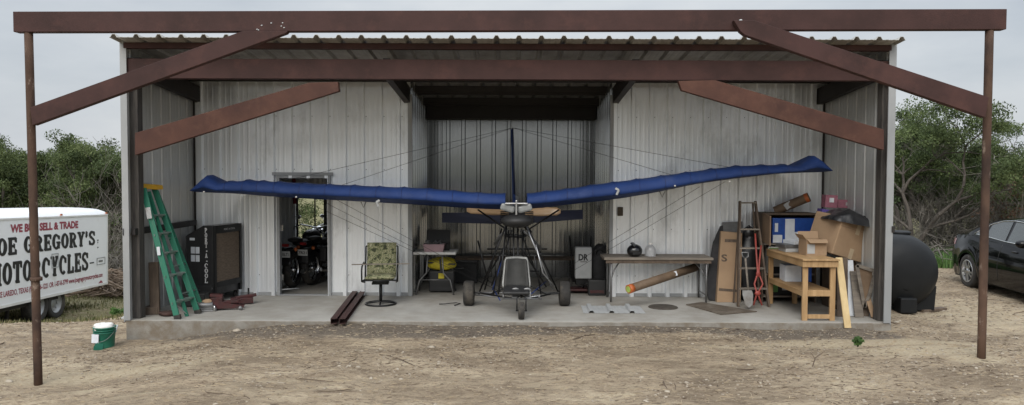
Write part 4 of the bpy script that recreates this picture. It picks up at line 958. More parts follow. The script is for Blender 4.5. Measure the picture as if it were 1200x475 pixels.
def cushion(name, p0, p1, wd_, th, mt, parent):
    mb = MB(); p0 = Vector(p0); p1 = Vector(p1); d = (p1 - p0); nr = Vector((0, -d.z, d.y)).normalized()
    for sgn in (1, -1):
        def fn(u, v_):
            x_ = (u - .5) * 2; e = max(0, (1 - abs(x_) ** 5)) ** .5 * max(0, (1 - abs(v_ * 2 - 1) ** 8)) ** .5
            tuft = .8 + .2 * abs(math.sin(u * math.pi * 2)) * abs(math.sin(v_ * math.pi * 2.5))
            return p0 + d * v_ + Vector((x_ * wd_ / 2, 0, 0)) + nr * sgn * th / 2 * e * tuft
        mb.grid(fn, 14, 16)
    return mb.build(name, mt, parent)
cushion('seat_cushion', (0, -.25, .45), (0, .22, .43), .47, .11, 'camo', chair)
cushion('back_cushion', (0, .20, .44), (0, .32, .96), .47, .10, 'camo', chair)
mb = MB((cq, 11.4, .72)); mb.beam((G(412, 11.45), 11.45, .672), (G(480, 11.6), 11.6, .672), .03, .014); tag(mb.build('wood_stick', 'grey_wood'), 'thin flat wood strip laid across the chair arms', 'wood strip')
# folding table in the alcove
FT = Vector((G(510, 12.75), 12.9, 0)); tb = thing('folding_table', 'white folding table with dark bent legs in the alcove', 'table', FT)
tw = (G(536, 12.7) - G(486, 12.7)) / 2
mb = MB(); mb.box(-tw, tw, -.28, .28, .70, .745); mb.build('tabletop', 'table_plastic', tb, bevel=.012)
for s_ in (-1, 1):
    mb = MB(); x_ = s_ * tw * .72
    mb.tube([(x_ + s_ * .06, -.24, .008), (x_, -.20, .25), (x_ - s_ * .12, -.20, .38), (x_ - s_ * .14, -.2, .695)], .014, 7); mb.tube([(x_ + s_ * .06, .24, .008), (x_, .20, .25), (x_ - s_ * .12, .20, .38), (x_ - s_ * .14, .2, .695)], .014, 7); mb.tube([(x_, -.2, .25), (x_, .2, .25)], .011, 7); mb.build('leg', 'steel_grey', tb)
mb = MB(); mb.tube([(-tw * .72, -.2, .26), (tw * .72, -.2, .26)], .009, 6); mb.build('brace', 'steel_grey', tb)
bn = thing('plastic_bin', 'pinkish plastic bin full of small parts on the folding table', 'bin', (G(509, 12.8), 12.8, .745))
mb = MB().use('bin_pink'); w0, w1, hh = .155, .185, .13
v = [(x_ * w_, y_ * w_ * .7, z_) for w_, z_ in ((w0, .0), (w1, hh), (w1 - .01, hh), (w0 - .01, .01)) for x_, y_ in ((-1, -1), (1, -1), (1, 1), (-1, 1))]
mb.add(v, [(3, 2, 1, 0)] + [(l * 4 + i, l * 4 + (i + 1) % 4, l * 4 + 4 + (i + 1) % 4, l * 4 + 4 + i) for l in range(3) for i in range(4)] + [(12, 13, 14, 15)]); mb.build('bin_body', None, bn)
mb = MB()
for i in range(16): mb.obox((random.uniform(-.13, .13), random.uniform(-.08, .08), .12 + random.uniform(0, .05)), (random.uniform(.03, .08),) * 2 + (.03,), (random.random(), random.random(), random.random() * 3))
mb.build('loose_parts', 'steel_grey', bn)
db = thing('dark_case', 'open black case standing behind the bin on the folding table', 'case', (G(513, 13.0), 13.02, .745))
mb = MB(); mb.obox((0, 0, .06), (.42, .2, .12)); mb.obox((0, .10, .22), (.42, .03, .26), (-.15, 0, 0)); mb.build('case_shell', 'black_plastic', db, bevel=.01)
mb = MB(); mb.tube([(-.06, -.11, .05), (-.06, -.13, .07), (.06, -.13, .07), (.06, -.11, .05)], .007, 6); mb.build('handle', 'steel_grey', db)
yb = thing('tool_bag', 'yellow and black tool bag stuffed under the folding table', 'bag', (G(518, 13.05), 13.05, .0))
mb = MB(); mb.ell((0, 0, .50), (.26, .14, .12), 18, 10, .08, 4); mb.build('bag_body', 'bag_yellow', yb)
mb = MB(); mb.obox((0, .0, .20), (.44, .26, .36)); mb.build('black_crate', 'black_plastic', yb, bevel=.02)
mb = MB(); mb.beam((-.02, -.15, .60), (.0, -.15, .36), .03, .01, (0, -1, 0)); mb.beam((-.24, -.10, .53), (.24, -.10, .50), .025, .03, (0, -1, 0)); mb.build('strap', 'black_plastic', yb)
mb = MB(); mb.obox((.0, -.137, .30), (.10, .012, .09)); mb.build('yellow_patch', 'bag_yellow', yb)
gbx = thing('gas_can_shelf', 'low black tool box on the alcove floor behind the aircraft wheel', 'tool box', (G(538, 14.2), 14.2, 0))
mb = MB(); mb.obox((0, 0, .2), (.7, .35, .38)); mb.obox((0, 0, .405), (.72, .37, .03)); mb.build('box_body', 'black_plastic', gbx, bevel=.015)
mb = MB(); mb.tube([(-.1, -.19, .3), (-.1, -.22, .3), (.1, -.22, .3), (.1, -.19, .3)], .01, 6); mb.build('handle', 'steel_grey', gbx)
gbx.name = 'tool_box'
tl = thing('work_platform', 'long dark low shelf along the back of the alcove', 'shelf', (G(600, 14.5), 14.5, 0))
mb = MB(); mb.box(-1.1, 1.25, -.2, .2, .42, .46); mb.build('shelf_board', 'old_wood', tl)
for x_ in (-1.05, 0, 1.2):
    mb = MB(); mb.box(x_ - .03, x_ + .03, -.18, .18, 0, .419); mb.build('support', 'dark_steel', tl)
tl.name = 'low_shelf'
# mower with upright white panel
dr = thing('string_mower', 'walk-behind mower with upright light grey panel and red deck', 'mower', (G(684, 12.9), 12.95, 0))
mb = MB(); pw = (G(693.5, 12.9) - G(674, 12.9)) / 2; mb.box(-pw, pw, -.05, .14, W(684, 327, 12.9).z, W(684, 290, 12.9).z); mb.build('front_panel', 'grey_light', dr, bevel=.02)
mb = MB(); put_text(mb, 'DR', .15, (-.09, -.053, .585), (1, 0, 0), (0, 0, 1), .006, .17); mb.build('lettering', 'letter_black', dr); mb = MB(); mb.box(-.06, .06, -.0535, -.0515, .548, .568); mb.build('label_strip', 'steel_grey', dr)
mb = MB(); mb.obox((0, .12, .22), (.26, .24, .14)); mb.lathe([(0, 0), (.09, 0), (.09, .1), (0, .12)], (0, .1, .22), 'Z', 14); mb.tube([(.0, 0, .1), (0, -.12, .16), (.08, -.14, .2)], .02, 6); mb.build('engine', 'black_metal', dr, bevel=.01)
mb = MB(); mb.box(-.30, .30, -.12, .3, .05, .085); mb.build('mower_deck', 'red_paint', dr, bevel=.01)
for s_ in (-1, 1):
    mb = MB(); mb.lathe([(.05, -.025), (.10, -.03), (.115, -.015), (.115, .015), (.10, .03), (.05, .025)], (s_ * .2, .28, .115), 'X', 18); mb.lathe([(0, -.02), (.05, -.02), (.05, .02), (0, .02)], (s_ * .2, .28, .115), 'X', 12); mb.build('wheel', 'rubber', dr)
for s_ in (-1, 1):
    mb = MB(); mb.tube([(s_ * .16, .2, .2), (s_ * .18, .5, .75), (s_ * .20, .62, .95)], .013, 6); mb.build('handlebar', 'black_metal', dr)
dk = thing('duffel_bag', 'soft black bag slumped upright right of the light grey panel', 'bag', (G(702, 13.1), 13.1, 0))
mb = MB(); mb.ell((0, 0, .42), (.15, .16, .42), 16, 12, .09, 5); mb.ell((.02, -.02, .72), (.12, .13, .14), 14, 8, .12, 9); mb.build('bag_body', 'dark_cloth', dk)
mb = MB(); mb.tube([(-.06, -.12, .7), (-.02, -.2, .80), (.08, -.13, .72)], .012, 6); mb.build('strap', 'black_plastic', dk)
bo = thing('dark_box', 'dark equipment box on the floor between bag and bench leg', 'box', (G(698, 12.75), 12.75, 0))
mb = MB(); mb.obox((.02, 0, .14), (.3, .2, .27)); mb.build('box_body', 'black_plastic', bo, bevel=.02)
mb = MB(); mb.box(-.1, .14, -.112, -.102, .05, .10); mb.build('red_band', 'red_paint', bo)
# long wall bench
bx0, bx1 = G(708, 12.0), G(834, 12.1); bz = W(770, 303.5, 12.0).z
be = thing('wall_bench', 'long grey wood bench table against the right partition', 'bench', ((bx0 + bx1) / 2, 12.3, 0))
L2 = (bx1 - bx0) / 2
mb = MB(); mb.box(-L2, L2, -.32, .27, bz - .02, bz + .02); mb.build('tabletop', 'grey_wood', be, bevel=.005)
mb = MB(); mb.box(-L2 + .03, L2 - .03, -.30, -.275, bz - .075, bz - .021); mb.box(-L2 + .03, L2 - .03, .23, .25, bz - .075, bz - .021); mb.build('apron', 'old_wood', be)
for x_ in (-L2 + .12, L2 - .10):
    mb = MB(); mb.tube([(x_, -.27, bz - .02), (x_, -.27, .005)], .016, 7); mb.tube([(x_, .22, bz - .02), (x_, .22, .005)], .016, 7); mb.tube([(x_, -.27, .12), (x_, .22, .12)], .012, 7); mb.build('leg', 'steel_grey', be)
for x_, s_ in ((-L2 + .12, 1), (L2 - .10, -1)):
    mb = MB(); mb.tube([(x_, -.27, .38), (x_ + s_ * .06, -.2, .52), (x_ + s_ * .14, -.12, .62), (x_ + s_ * .32, -.05, bz - .03)], .012, 7); mb.build('brace', 'steel_grey', be)
hm = thing('riding_helmet', 'black helmet with raised peak on the wall bench', 'helmet', (G(743, 12.2), 12.15, bz + .02), R(20))
mb = MB(); mb.ell((0, 0, .095), (.13, .12, .11), 20, 12); mb.build('helmet_shell', 'helmet_black', hm)
mb = MB(); mb.grid(lambda u, v_: Vector((-.06 + .12 * u - .08 * v_, -.06 + .12 * u * 0 - .0, .17 + .075 * v_)) + Vector((0, .10 * (u - .5), -.04 * (u - .5) ** 2)), 8, 5); o = mb.build('peak', 'helmet_black', hm); q = o.modifiers.new('t', 'SOLIDIFY'); q.thickness = .006
mb = MB(); mb.obox((-.02, -.10, .06), (.14, .05, .05)); mb.build('chin_bar', 'black_plastic', hm, bevel=.015)
jg = thing('plastic_jug', 'cloudy translucent plastic jug on the wall bench', 'jug', (G(762, 12.2), 12.2, bz + .021))
mb = MB(); mb.lathe([(0, 0), (.085, 0), (.09, .01), (.09, .10), (.08, .14), (.05, .17), (.032, .185), (.032, .20)], (0, 0, 0), 'Z', 22); mb.build('jug_body', 'jug', jg)
mb = MB(); mb.lathe([(.038, 0), (.040, .025), (0, .028)], (0, 0, .195), 'Z', 14); mb.build('cap', 'white_paint', jg)
# cardboard tube under the bench
ta, tb_ = W(737, 339, 11.55), W(816, 313, 12.35); ta.z = max(ta.z, .075)
tu = thing('cardboard_tube', 'long brown cardboard tube propped at a slant under the wall bench', 'cardboard tube', ta)
mb = MB(ta); mb.tube([ta, tb_], .068, 22); mb.build('tube_body', 'tube_card', tu)
d = (tb_ - ta).normalized()
mb = MB(ta); mb.tube([ta - d * .012, ta + d * .075], .0705, 22); mb.build('tape_band', 'orange_tape', tu)
mb = MB(ta); mb.tube([ta - d * .020, ta - d * .0125], .050, 22); mb.build('end_cap', 'lime_cap', tu)
mb = MB(ta); q = ta.lerp(tb_, .66); mb.obox(q + Vector((-.02, -.066, .012)), (.10, .006, .075), (R(-12), -.3, 0)); mb.build('label_sticker', 'paper', tu)
# corrugated offcut on the slab
def flo(px, py, z=0):
    d = CM @ Vector(((px - 600) / F, (237.5 - py) / F, -1)); return CAM + d * ((z - CAM.z) / d.z)
p0, p1, p2 = flo(684, 368), flo(757, 368), flo(684, 358)
p0.y = 10.98; sh = MB(p0)
Lx = flo(757, 368).x - flo(684, 368).x; pr = rprofile(Lx, .12, .035)
yy0, yy1 = flo(700, 367.5).y, flo(700, 359).y; v = [(p0.x + u + (.02 if k else 0), y_, .005 + n + .002) for (u, n) in pr for k, y_ in ((0, yy0), (1, yy1))]
sh.add(v, [(2 * i, 2 * i + 2, 2 * i + 3, 2 * i + 1) for i in range(len(pr) - 1)]); o = sh.build('roofing_offcut', 'grey_light', recalc=False); q = o.modifiers.new('t', 'SOLIDIFY'); q.thickness = .004; tag(o, 'ribbed metal roofing offcut lying flat on the slab', 'sheet metal')
q = flo(777, 360.5); mb = MB(q); mb.lathe([(0, .022), (.20, .022), (.225, .014), (.23, .001)], (q.x, q.y, 0), 'Z', 26); tag(mb.build('round_lid', 'dark_stain_plate'), 'round dark metal lid lying flat on the slab', 'lid')
pts = [flo(804, 358), flo(822, 355), flo(887, 366), flo(845, 369.5), flo(826, 364)]
mb = MB(pts[0]); mb.slabpoly([p + Vector((0, 0, .003)) for p in pts], (0, 0, .012)); tag(mb.build('flattened_mat', 'mat_brown'), 'worn brown flattened mat lying on the slab before the ladder', 'mat')

# ------------------------------------------------------------------ right corner
# black rounded panel, flat carton, grey panel
def leaning(name, matn, poly, D, t, lean, label, cat, parent=None, bevel=.006, **k):
    """outline seen at distance D, thickened and leaning back by `lean` per metre of height"""
    pts = [XZ(px, py, D) for px, py in poly]; z0 = min(z for x_, z in pts); c = (sum(x_ for x_, z in pts) / len(pts)); O = Vector((c, D, max(0, z0)))
    mb = MB(O); n = len(pts)
    v = [(x_, D + (z - z0) * lean + dd, z) for dd in (0, t) for x_, z in pts]
    mb.add(v, [tuple(range(n)), tuple(range(2 * n - 1, n - 1, -1))] + [(i, n + i, n + (i + 1) % n, (i + 1) % n) for i in range(n)])
    o = mb.build(name, matn, parent, bevel=bevel)
    if label: tag(o, label, cat)
    return o, O
leaning('curved_panel', 'dark_cloth', [(831, 352), (846, 352), (849, 325), (850, 290), (850, 265), (847, 266), (838, 285), (833, 310), (828, 340)], 12.15, .05, .10, 'black curved plastic panel leaning on the wall left of the flat carton', 'panel')
leaning('grey_panel', 'steel_grey', [(846, 352), (872, 352), (872, 260), (848, 261)], 12.42, .02, .06, 'dull grey board leaning behind the flat carton', 'board')
fc = thing('flat_carton', 'tall flat cardboard carton leaning upright against the wall', 'carton', (G(855, 12.1), 12.1, 0))
DD = 12.05
def onplane(poly, D, z0=0, lean=.12, off=0.0): return [Vector((XZ(px, py, D)[0], D + (XZ(px, py, D)[1] - z0) * lean + off, XZ(px, py, D)[1])) for px, py in poly]
mb = MB(fc.location); mb.slabpoly(onplane([(840, 354.5), (868, 354.5), (873, 274), (848, 272)], DD), (0, .10, 0)); mb.build('carton_body', 'cardboard', fc, bevel=.006)
mb = MB(fc.location); mb.slabpoly(onplane([(852, 281), (866, 281.5), (865.8, 285), (851.6, 284.5)], DD, off=-.004), (0, .002, 0)); mb.slabpoly(onplane([(843, 338), (866, 340), (866, 343), (842.5, 341)], DD, off=-.004), (0, .002, 0))
mb.build('printing', 'old_wood', fc); mb = MB(fc.location); o_ = onplane([(847, 307)], DD, off=-.005)[0]; put_text(mb, 'S', .16, o_, (1, 0, 0), (0, .12, .99), .004, .095); mb.build('printing', 'old_wood', fc)
# dark bag behind the wooden step ladder
bb = thing('garbage_bag', 'tall black bag standing behind the old wooden step ladder', 'bag', (G(878, 12.2), 12.25, 0))
mb = MB(); mb.ell((0, 0, .55), (.22, .16, .58), 18, 14, .07, 8); mb.ell((0, -.0, 1.12), (.10, .09, .12), 12, 8, .1, 2); mb.build('bag_body', 'bag_plastic', bb)
mb = MB(); mb.tube([(-.05, 0, 1.18), (0, -.02, 1.24), (.05, 0, 1.19)], .02, 6); mb.build('bag_knot', 'bag_plastic', bb)
# wooden step ladder
wl_ = thing('wooden_stepladder', 'old narrow wooden step ladder with open top frame', 'ladder', (G(882, 11.8), 11.8, 0))
LD = 11.75
a0, a1, b0, b1 = W(865, 357, 11.65), W(867, 236, 12.0), W(901, 357, 11.65), W(885, 236, 12.0)
a0.z = b0.z = 0.0
for a, b in ((a0, a1), (b0, b1)): mb = MB(wl_.location); mb.beam(a, b, .028, .07, (0, 1, 0)); mb.build('rail', 'old_wood', wl_)
for t in (.17, .36, .55, .73, .985): mb = MB(wl_.location); mb.beam(a0.lerp(a1, t), b0.lerp(b1, t), .09, .022); mb.build('step', 'grey_wood', wl_)
for a, b in ((a0 + Vector((.03, .35, 0)), a1 + Vector((.02, .06, -.03))), (b0 + Vector((-.03, .35, 0)), b1 + Vector((-.02, .06, -.03)))): mb = MB(wl_.location); mb.beam(a, b, .02, .035, (0, 1, 0)); mb.build('rear_rail', 'old_wood', wl_)
# shovel
sv = thing('shovel', 'short shovel with grey blade leaning on the wooden ladder', 'shovel', (G(877, 11.45), 11.45, 0))
mb = MB(sv.location); h0, h1 = W(877, 342, 11.42), W(873.5, 303, 11.52); mb.tube([h0, h1], .016, 8); mb.build('shaft', 'grey_wood', sv)
mb = MB(sv.location); g_ = W(873, 296, 11.54); mb.tube([h1, h1 + Vector((-.045, 0, .03)), g_ + Vector((-.05, 0, 0)), g_ + Vector((.05, 0, 0)), h1 + Vector((.045, 0, .03)), h1], .012, 7); mb.build('grip', 'steel_grey', sv)
mb = MB(sv.location); bl = [(871, 341), (882, 341), (883.5, 345), (882.5, 357), (878, 361), (873.5, 357), (871, 346)]
def bend(p): return p
pts = onplane(bl, 11.36, 0, .14); 
for p in pts: p.z = max(p.z, .004)
mb.slabpoly(pts, (0, .006, 0)); mb.build('blade', 'shovel_steel', sv, bevel=.002)
# red post-hole tool
rt = thing('post_hole_digger', 'red two-handled digging tool leaning on the wooden ladder', 'digging tool', (G(888, 11.5), 11.5, 0))
for i, pl in enumerate(([(885, 274, 11.8), (886.5, 300, 11.7), (888, 320, 11.6), (884, 333, 11.55), (887, 344, 11.5), (883, 358, 11.45)], [(892, 288, 11.8), (890, 305, 11.7), (889, 320, 11.6), (894, 333, 11.55), (888, 344, 11.5), (893, 358, 11.45)])):
    mb = MB(rt.location); mb.tube([W(*p) for p in pl], .014, 7); mb.build('handle', 'red_tool', rt)
mb = MB(rt.location); mb.ell(W(888.5, 321, 11.58), (.035, .02, .05), 10, 8); mb.build('pivot', 'red_tool', rt); mb = MB(rt.location); mb.ell(W(888, 344, 11.48), (.05, .02, .04), 10, 8); mb.build('pivot', 'red_tool', rt)
mb = MB((G(899, 11.6), 11.6, 0)); 
# wooden cabinet behind the bench with a blue printed carton
cb = thing('open_cabinet', 'brown open wooden cabinet standing behind the pine workbench', 'cabinet', (G(925, 12.25), 12.3, 0))
cx0, cx1 = G(893, 12.05), G(957, 12.05); cz = W(925, 250, 12.05).z; rel = cb.location
mb = MB(rel)
y0, y1 = 12.05, 12.52
mb.box(cx0, cx0 + .025, y0, y1, 0, cz); mb.box(cx1 - .025, cx1, y0, y1, 0, cz); mb.box(cx0 + .026, cx1 - .026, y0, y1, cz - .03, cz - .0); mb.box(cx0 + .026, cx1 - .026, y1 - .012, y1 - .001, 0, cz - .031)
mb.build('cabinet_body', 'old_wood', cb)
for z_ in (W(925, 286.5, 12.05).z, W(925, 322, 12.05).z, .10): mb = MB(rel); mb.box(cx0 + .027, cx1 - .027, y0 + .003, y1 - .014, z_ - .012, z_ + .012); mb.build('shelf', 'grey_wood', cb)
mb = MB(rel); mb.add([], []); q0 = XZ(893, 252, 12.0); mb.slabpoly([Vector((cx0 - .002, y0 - .35, cz - .03)), Vector((cx0 - .002, y0, cz - .0)), Vector((cx0 - .002, y0, cz - .46)), Vector((cx0 - .002, y0 - .35, cz - .50))], (.018, 0, 0)); mb.build('side_flap', 'cardboard_dark', cb)
zb = W(925, 286.5, 12.05).z + .014
bc = thing('blue_carton', 'blue printed carton with white panels on the top cabinet shelf', 'carton', (G(930, 12.1), 12.2, zb))
w_ = (G(957, 12.05) - G(905, 12.05)) / 2 - .01; hh = W(925, 256, 12.05).z - zb
mb = MB(); mb.box(-w_, w_, -.10, .20, 0, hh); mb.build('carton_body', 'blue_print', bc, bevel=.006)
mb = MB()
for (x0, x1, z0, z1) in ((-.98, -.55, .02, .33), (-.42, .02, .10, .97), (-.02, .25, .05, .45), (.25, .62, .0, .24), (-.9, -.75, .45, .8)): mb.box(x0 * w_, x1 * w_, -.105 - .001 * (x0 + 1), -.1015, z0 * hh, z1 * hh)
mb.build('white_panel', 'paper', bc)
zb2 = W(925, 322, 12.05).z + .014
c3 = thing('striped_carton', 'white carton with green band on the middle cabinet shelf', 'carton', (G(925, 12.1), 12.25, zb2)); h3 = W(925, 289, 12.05).z - zb2 - .01
mb = MB(); mb.box(-.34, .30, -.14, .14, 0, h3); mb.build('carton_body', 'white_paint', c3, bevel=.004)
mb = MB(); mb.box(-.33, -.10, -.145, -.1415, h3 * .55, h3 * .95); mb.build('green_band', 'green_print', c3)
mb = MB(); mb.box(-.34, .29, -.144, -.1412, 0, h3 * .25); mb.build('black_band', 'letter_black', c3)
c4 = thing('green_box', 'black box with green label on the bottom cabinet shelf', 'box', (G(921, 12.1), 12.25, .115)); 
mb = MB(); mb.box(-.30, .30, -.14, .14, 0, .36); mb.build('box_body', 'black_plastic', c4, bevel=.006)
mb = MB(); mb.box(-.22, -.12, -.146, -.1415, .05, .26); mb.build('green_label', 'green_print', c4)
mb = MB(); mb.box(-.05, .12, -.146, -.1415, .08, .24); mb.build('white_label', 'paper', c4)
# cardboard tube lying on the cabinet
ta, tb_ = W(908, 258, 12.35), W(948, 231, 12.1); ta.z = max(ta.z, cz + .02)
t2 = thing('cardboard_tube', 'dark cardboard tube with orange end pointing up above the cabinet', 'cardboard tube', ta)
mb = MB(ta); mb.tube([ta, tb_], .075, 22, caps=False); mb.tube([ta, tb_], .068, 22, caps=False); mb.build('tube_body', 'tube_card', t2)
d = (tb_ - ta).normalized(); mb = MB(ta); mb.tube([tb_ - d * .06, tb_ - d * .004], .0775, 22, caps=False); mb.build('tape_band', 'orange_tape', t2)
mb = MB(ta); q = ta.lerp(tb_, .38); mb.obox(q + Vector((-.02, -.074, .01)), (.12, .006, .10), (R(-12), -.6, 0)); mb.build('label_sticker', 'grey_light', t2)
mb = MB(ta); mb.tube([tb_ - d * .10, tb_ - d * .09], .0675, 22); mb.build('end_plug', 'black_plastic', t2)
# pine workbench
wbx0, wbx1 = G(941, 10.55), G(979.5, 10.55); wy0, wy1 = 10.50, 12.0; wt = W(960, 304, 10.5).z
wb = thing('pine_workbench', 'open pine workbench with middle shelf at the slab edge', 'workbench', ((wbx0 + wbx1) / 2, 11.25, 0))
rel = wb.location
mb = MB(rel); mb.box(wbx0 - .03, wbx1 + .03, wy0 - .03, wy1, wt - .022, wt); mb.build('bench_top', 'pine', wb, bevel=.004)
mb = MB(rel); mb.box(wbx0, wbx1, wy0 + .001, wy0 + .036, wt - .115, wt - .024); mb.box(wbx0 - .02, wbx0 - .001, wy0 - .0, wy1, wt - .115, wt - .024); mb.box(wbx1 + .001, wbx1 + .02, wy0, wy1, wt - .115, wt - .024); mb.build('apron', 'pine', wb, bevel=.003)
for x_ in (wbx0, wbx1 - .075):
    for y_ in (wy0 + .038, wy1 - .06): mb = MB(rel); mb.box(x_, x_ + .075, y_, y_ + .04, 0, wt - .024); mb.build('leg', 'pine_upright', wb, bevel=.003)
sz = W(958, 343.5, 10.5).z
mb = MB(rel); mb.box(wbx0, wbx1, wy0 + .08, wy1 - .08, sz, sz + .018); mb.build('shelf', 'pine', wb, bevel=.002)
mb = MB(rel); mb.box(wbx0 + .076, wbx1 - .076, wy0 + .036, wy0 + .06, sz - .055, sz + .03); mb.box(wbx0 + .002, wbx0 + .02, wy0 + .08, wy1 - .08, sz - .06, sz - .001); mb.box(wbx0 + .076, wbx1 - .076, wy0 + .036, wy0 + .06, .03, .09); mb.build('shelf_rail', 'pine', wb, bevel=.003)
# things on / in the workbench
c5 = thing('small_open_carton', 'small open cardboard carton standing on the pine workbench', 'carton', (G(952, 11.1), 11.1, wt + .001), R(4))
w_ = .155; hh = .24
mb = MB(); t = .006
mb.box(-w_, w_, -.13, -.13 + t, 0, hh); mb.box(-w_, w_, .13 - t, .13, 0, hh); mb.box(-w_, -w_ + t, -.13 + t, .13 - t, 0, hh); mb.box(w_ - t, w_, -.13 + t, .13 - t, 0, hh); mb.box(-w_ + t, w_ - t, -.13 + t, .13 - t, 0, t); mb.build('carton_body', 'cardboard', c5)
for nm, pts, nr in (('flap', [(-w_, -.131, hh), (w_, -.131, hh), (w_ - .02, -.20, hh + .0 - .05), (-w_ + .02, -.20, hh - .05)], (0, -.005, .003)), ('flap', [(-w_, .131, hh), (w_, .131, hh), (w_, .17, hh + .10), (-w_, .17, hh + .10)], (0, .005, 0)), ('flap', [(-w_ - .001, -.13, hh), (-w_ - .001, .13, hh), (-w_ - .06, .13, hh + .07), (-w_ - .06, -.13, hh + .07)], (-.005, 0, 0))):
    mb = MB(); mb.slabpoly(pts, nr); mb.build(nm, 'cardboard', c5)
mb = MB(); mb.box(-w_ + .01, -.03, -.137, -.1315, .03, .17); mb.build('shipping_label', 'grey_light', c5)
for i, (px, dz, w1, lab) in enumerate(((926, 0, .26, 'bottom tray of the stack of grey boxes on the workbench'), (922, .058, .22, 'middle tray of the stack of grey boxes on the workbench'), (929, .116, .15, 'topmost small grey box on the stack on the workbench'))):
    mb = MB((G(px, 11.6), 11.6, wt + dz)); mb.obox((max(G(px, 11.6), wbx0 + .14), 11.6, wt + dz + .03), (w1, .32, .056), (0, 0, .1 * i)); mb.obox((max(G(px, 11.6), wbx0 + .14) + .02, 11.44, wt + dz + .03), (w1 * .3, .008, .03)); tag(mb.build('stacked_tray', ('grey_light', 'steel_grey', 'paper')[i], bevel=.006), lab, 'tray', 'trays stacked on the workbench')
c6 = thing('blue_white_carton', 'blue and white carton on the lower workbench shelf', 'carton', (G(935, 11.6), 11.62, sz + .02), R(-4))
mb = MB(); mb.box(-.22, .18, -.14, .14, 0, .25); mb.build('carton_body', 'blue_print', c6, bevel=.004)
mb = MB(); mb.box(-.221, .02, -.146, -.1415, .0, .25); mb.box(-.227, -.2215, -.14, .14, 0, .25); mb.build('white_panel', 'paper', c6)
# big carton, black bag and pink boxes on top
bgc = thing('big_carton', 'big taped cardboard carton tipped sideways above the leaning boards', 'carton', (G(990, 11.3), 11.35, .80))
rot = Euler((0, R(16.5), 0)); E = rot.to_matrix()
ctr = W(995, 280, 11.1); 
bw, bh, bd = .92, .58, .55
mb = MB(bgc.location)
def bp(x_, y_, z_): return ctr + E @ Vector((x_, y_, z_)) + Vector((0, bd / 2, 0))
mb.X = Matrix.Translation(ctr + Vector((0, bd / 2, 0))) @ (Matrix.Rotation(R(16.5), 4, 'Y') @ Matrix.Rotation(R(22), 4, 'Z'))
mb.box(-.36, .36, -bd / 2, bd / 2, -bh / 2, bh / 2)
XM = mb.X.copy(); mb.build('carton_body', 'cardboard', bgc, bevel=.012)
mb = MB(bgc.location); mb.X = XM
mb.box(-.04, .04, -bd / 2 - .003, -bd / 2 - .001, bh / 2 - .20, bh / 2 + .001); mb.build('packing_tape', 'packing_tape', bgc); mb = MB(bgc.location); mb.X = XM; mb.box(-.04, .04, -bd / 2 - .0035, -bd / 2 - .0012, -bh / 2, -bh / 2 + .16); mb.build('packing_tape', 'packing_tape', bgc)
mb = MB(bgc.location); mb.X = XM
mb.box(-.359, .359, -bd / 2 - .002, -bd / 2 - .0005, bh / 2 - .142, bh / 2 - .138); mb.build('crease', 'cardboard_dark', bgc)
topz = ctr.z + .38
bg2 = thing('black_bag', 'lumpy black bag draped on top of the big carton', 'bag', (G(995, 11.4), 11.45, topz))
mb = MB(bg2.location)
def drape(u, v_):
    a_ = W(966, 252, 11.25); b_ = W(1027, 264, 11.25); p = a_.lerp(b_, u); vv = v_ * 2 - 1
    e = max(0, math.sin(math.pi * min(1, max(0, u))) ) ** .45 * max(0, 1 - abs(vv) ** 5) ** .5
    nz_ = float(fbm(np.array([u * 5.0 + 3]), np.array([v_ * 3.5 + 8]), 4)[0])
    big = .7 + .45 * math.exp(-((u - .38) / .22) ** 2) + .25 * math.exp(-((u - .8) / .12) ** 2)
    return p + Vector((nz_ * .06, vv * .30 + nz_ * .08, -.06 + e * (.19 * big + nz_ * .18)))
mb.grid(drape, 34, 20); mb.build('bag_body', 'bag_plastic', bg2)
pk = thing('pink_box', 'pink printed box tucked behind the black bag, left of its twin', 'box', W(972, 236, 11.75))
mb = MB(); mb.obox((0, 0, -.0), (.19, .16, .20), (0, .05, 0)); mb.build('box_body', 'pink_print', pk, bevel=.004)
mb = MB(); mb.obox((.0, -.084, .02), (.07, .004, .07), (0, .05, 0)); mb.build('pale_motif', 'paper', pk)
pk2 = thing('pink_box', 'lower wide pink box tucked behind the black bag', 'box', W(988, 239, 11.8))
mb = MB(); mb.obox((0, 0, 0), (.24, .16, .13), (0, .04, 0)); mb.build('box_body', 'pink_print', pk2, bevel=.004)
mb = MB(); mb.obox((.05, -.084, .0), (.09, .004, .05), (0, .04, 0)); mb.build('pale_motif', 'grey_light', pk2)
pp = thing('purple_box', 'purple box under the pink boxes beside the black bag', 'box', W(966, 250, 11.6))
mb = MB(); mb.obox((0, 0, 0), (.16, .2, .12), (0, .2, 0)); mb.build('box_body', 'purple_print', pp, bevel=.004)
mb = MB(); mb.obox((0, -.104, 0), (.07, .004, .04), (0, .2, 0)); mb.build('pale_motif', 'grey_light', pp)
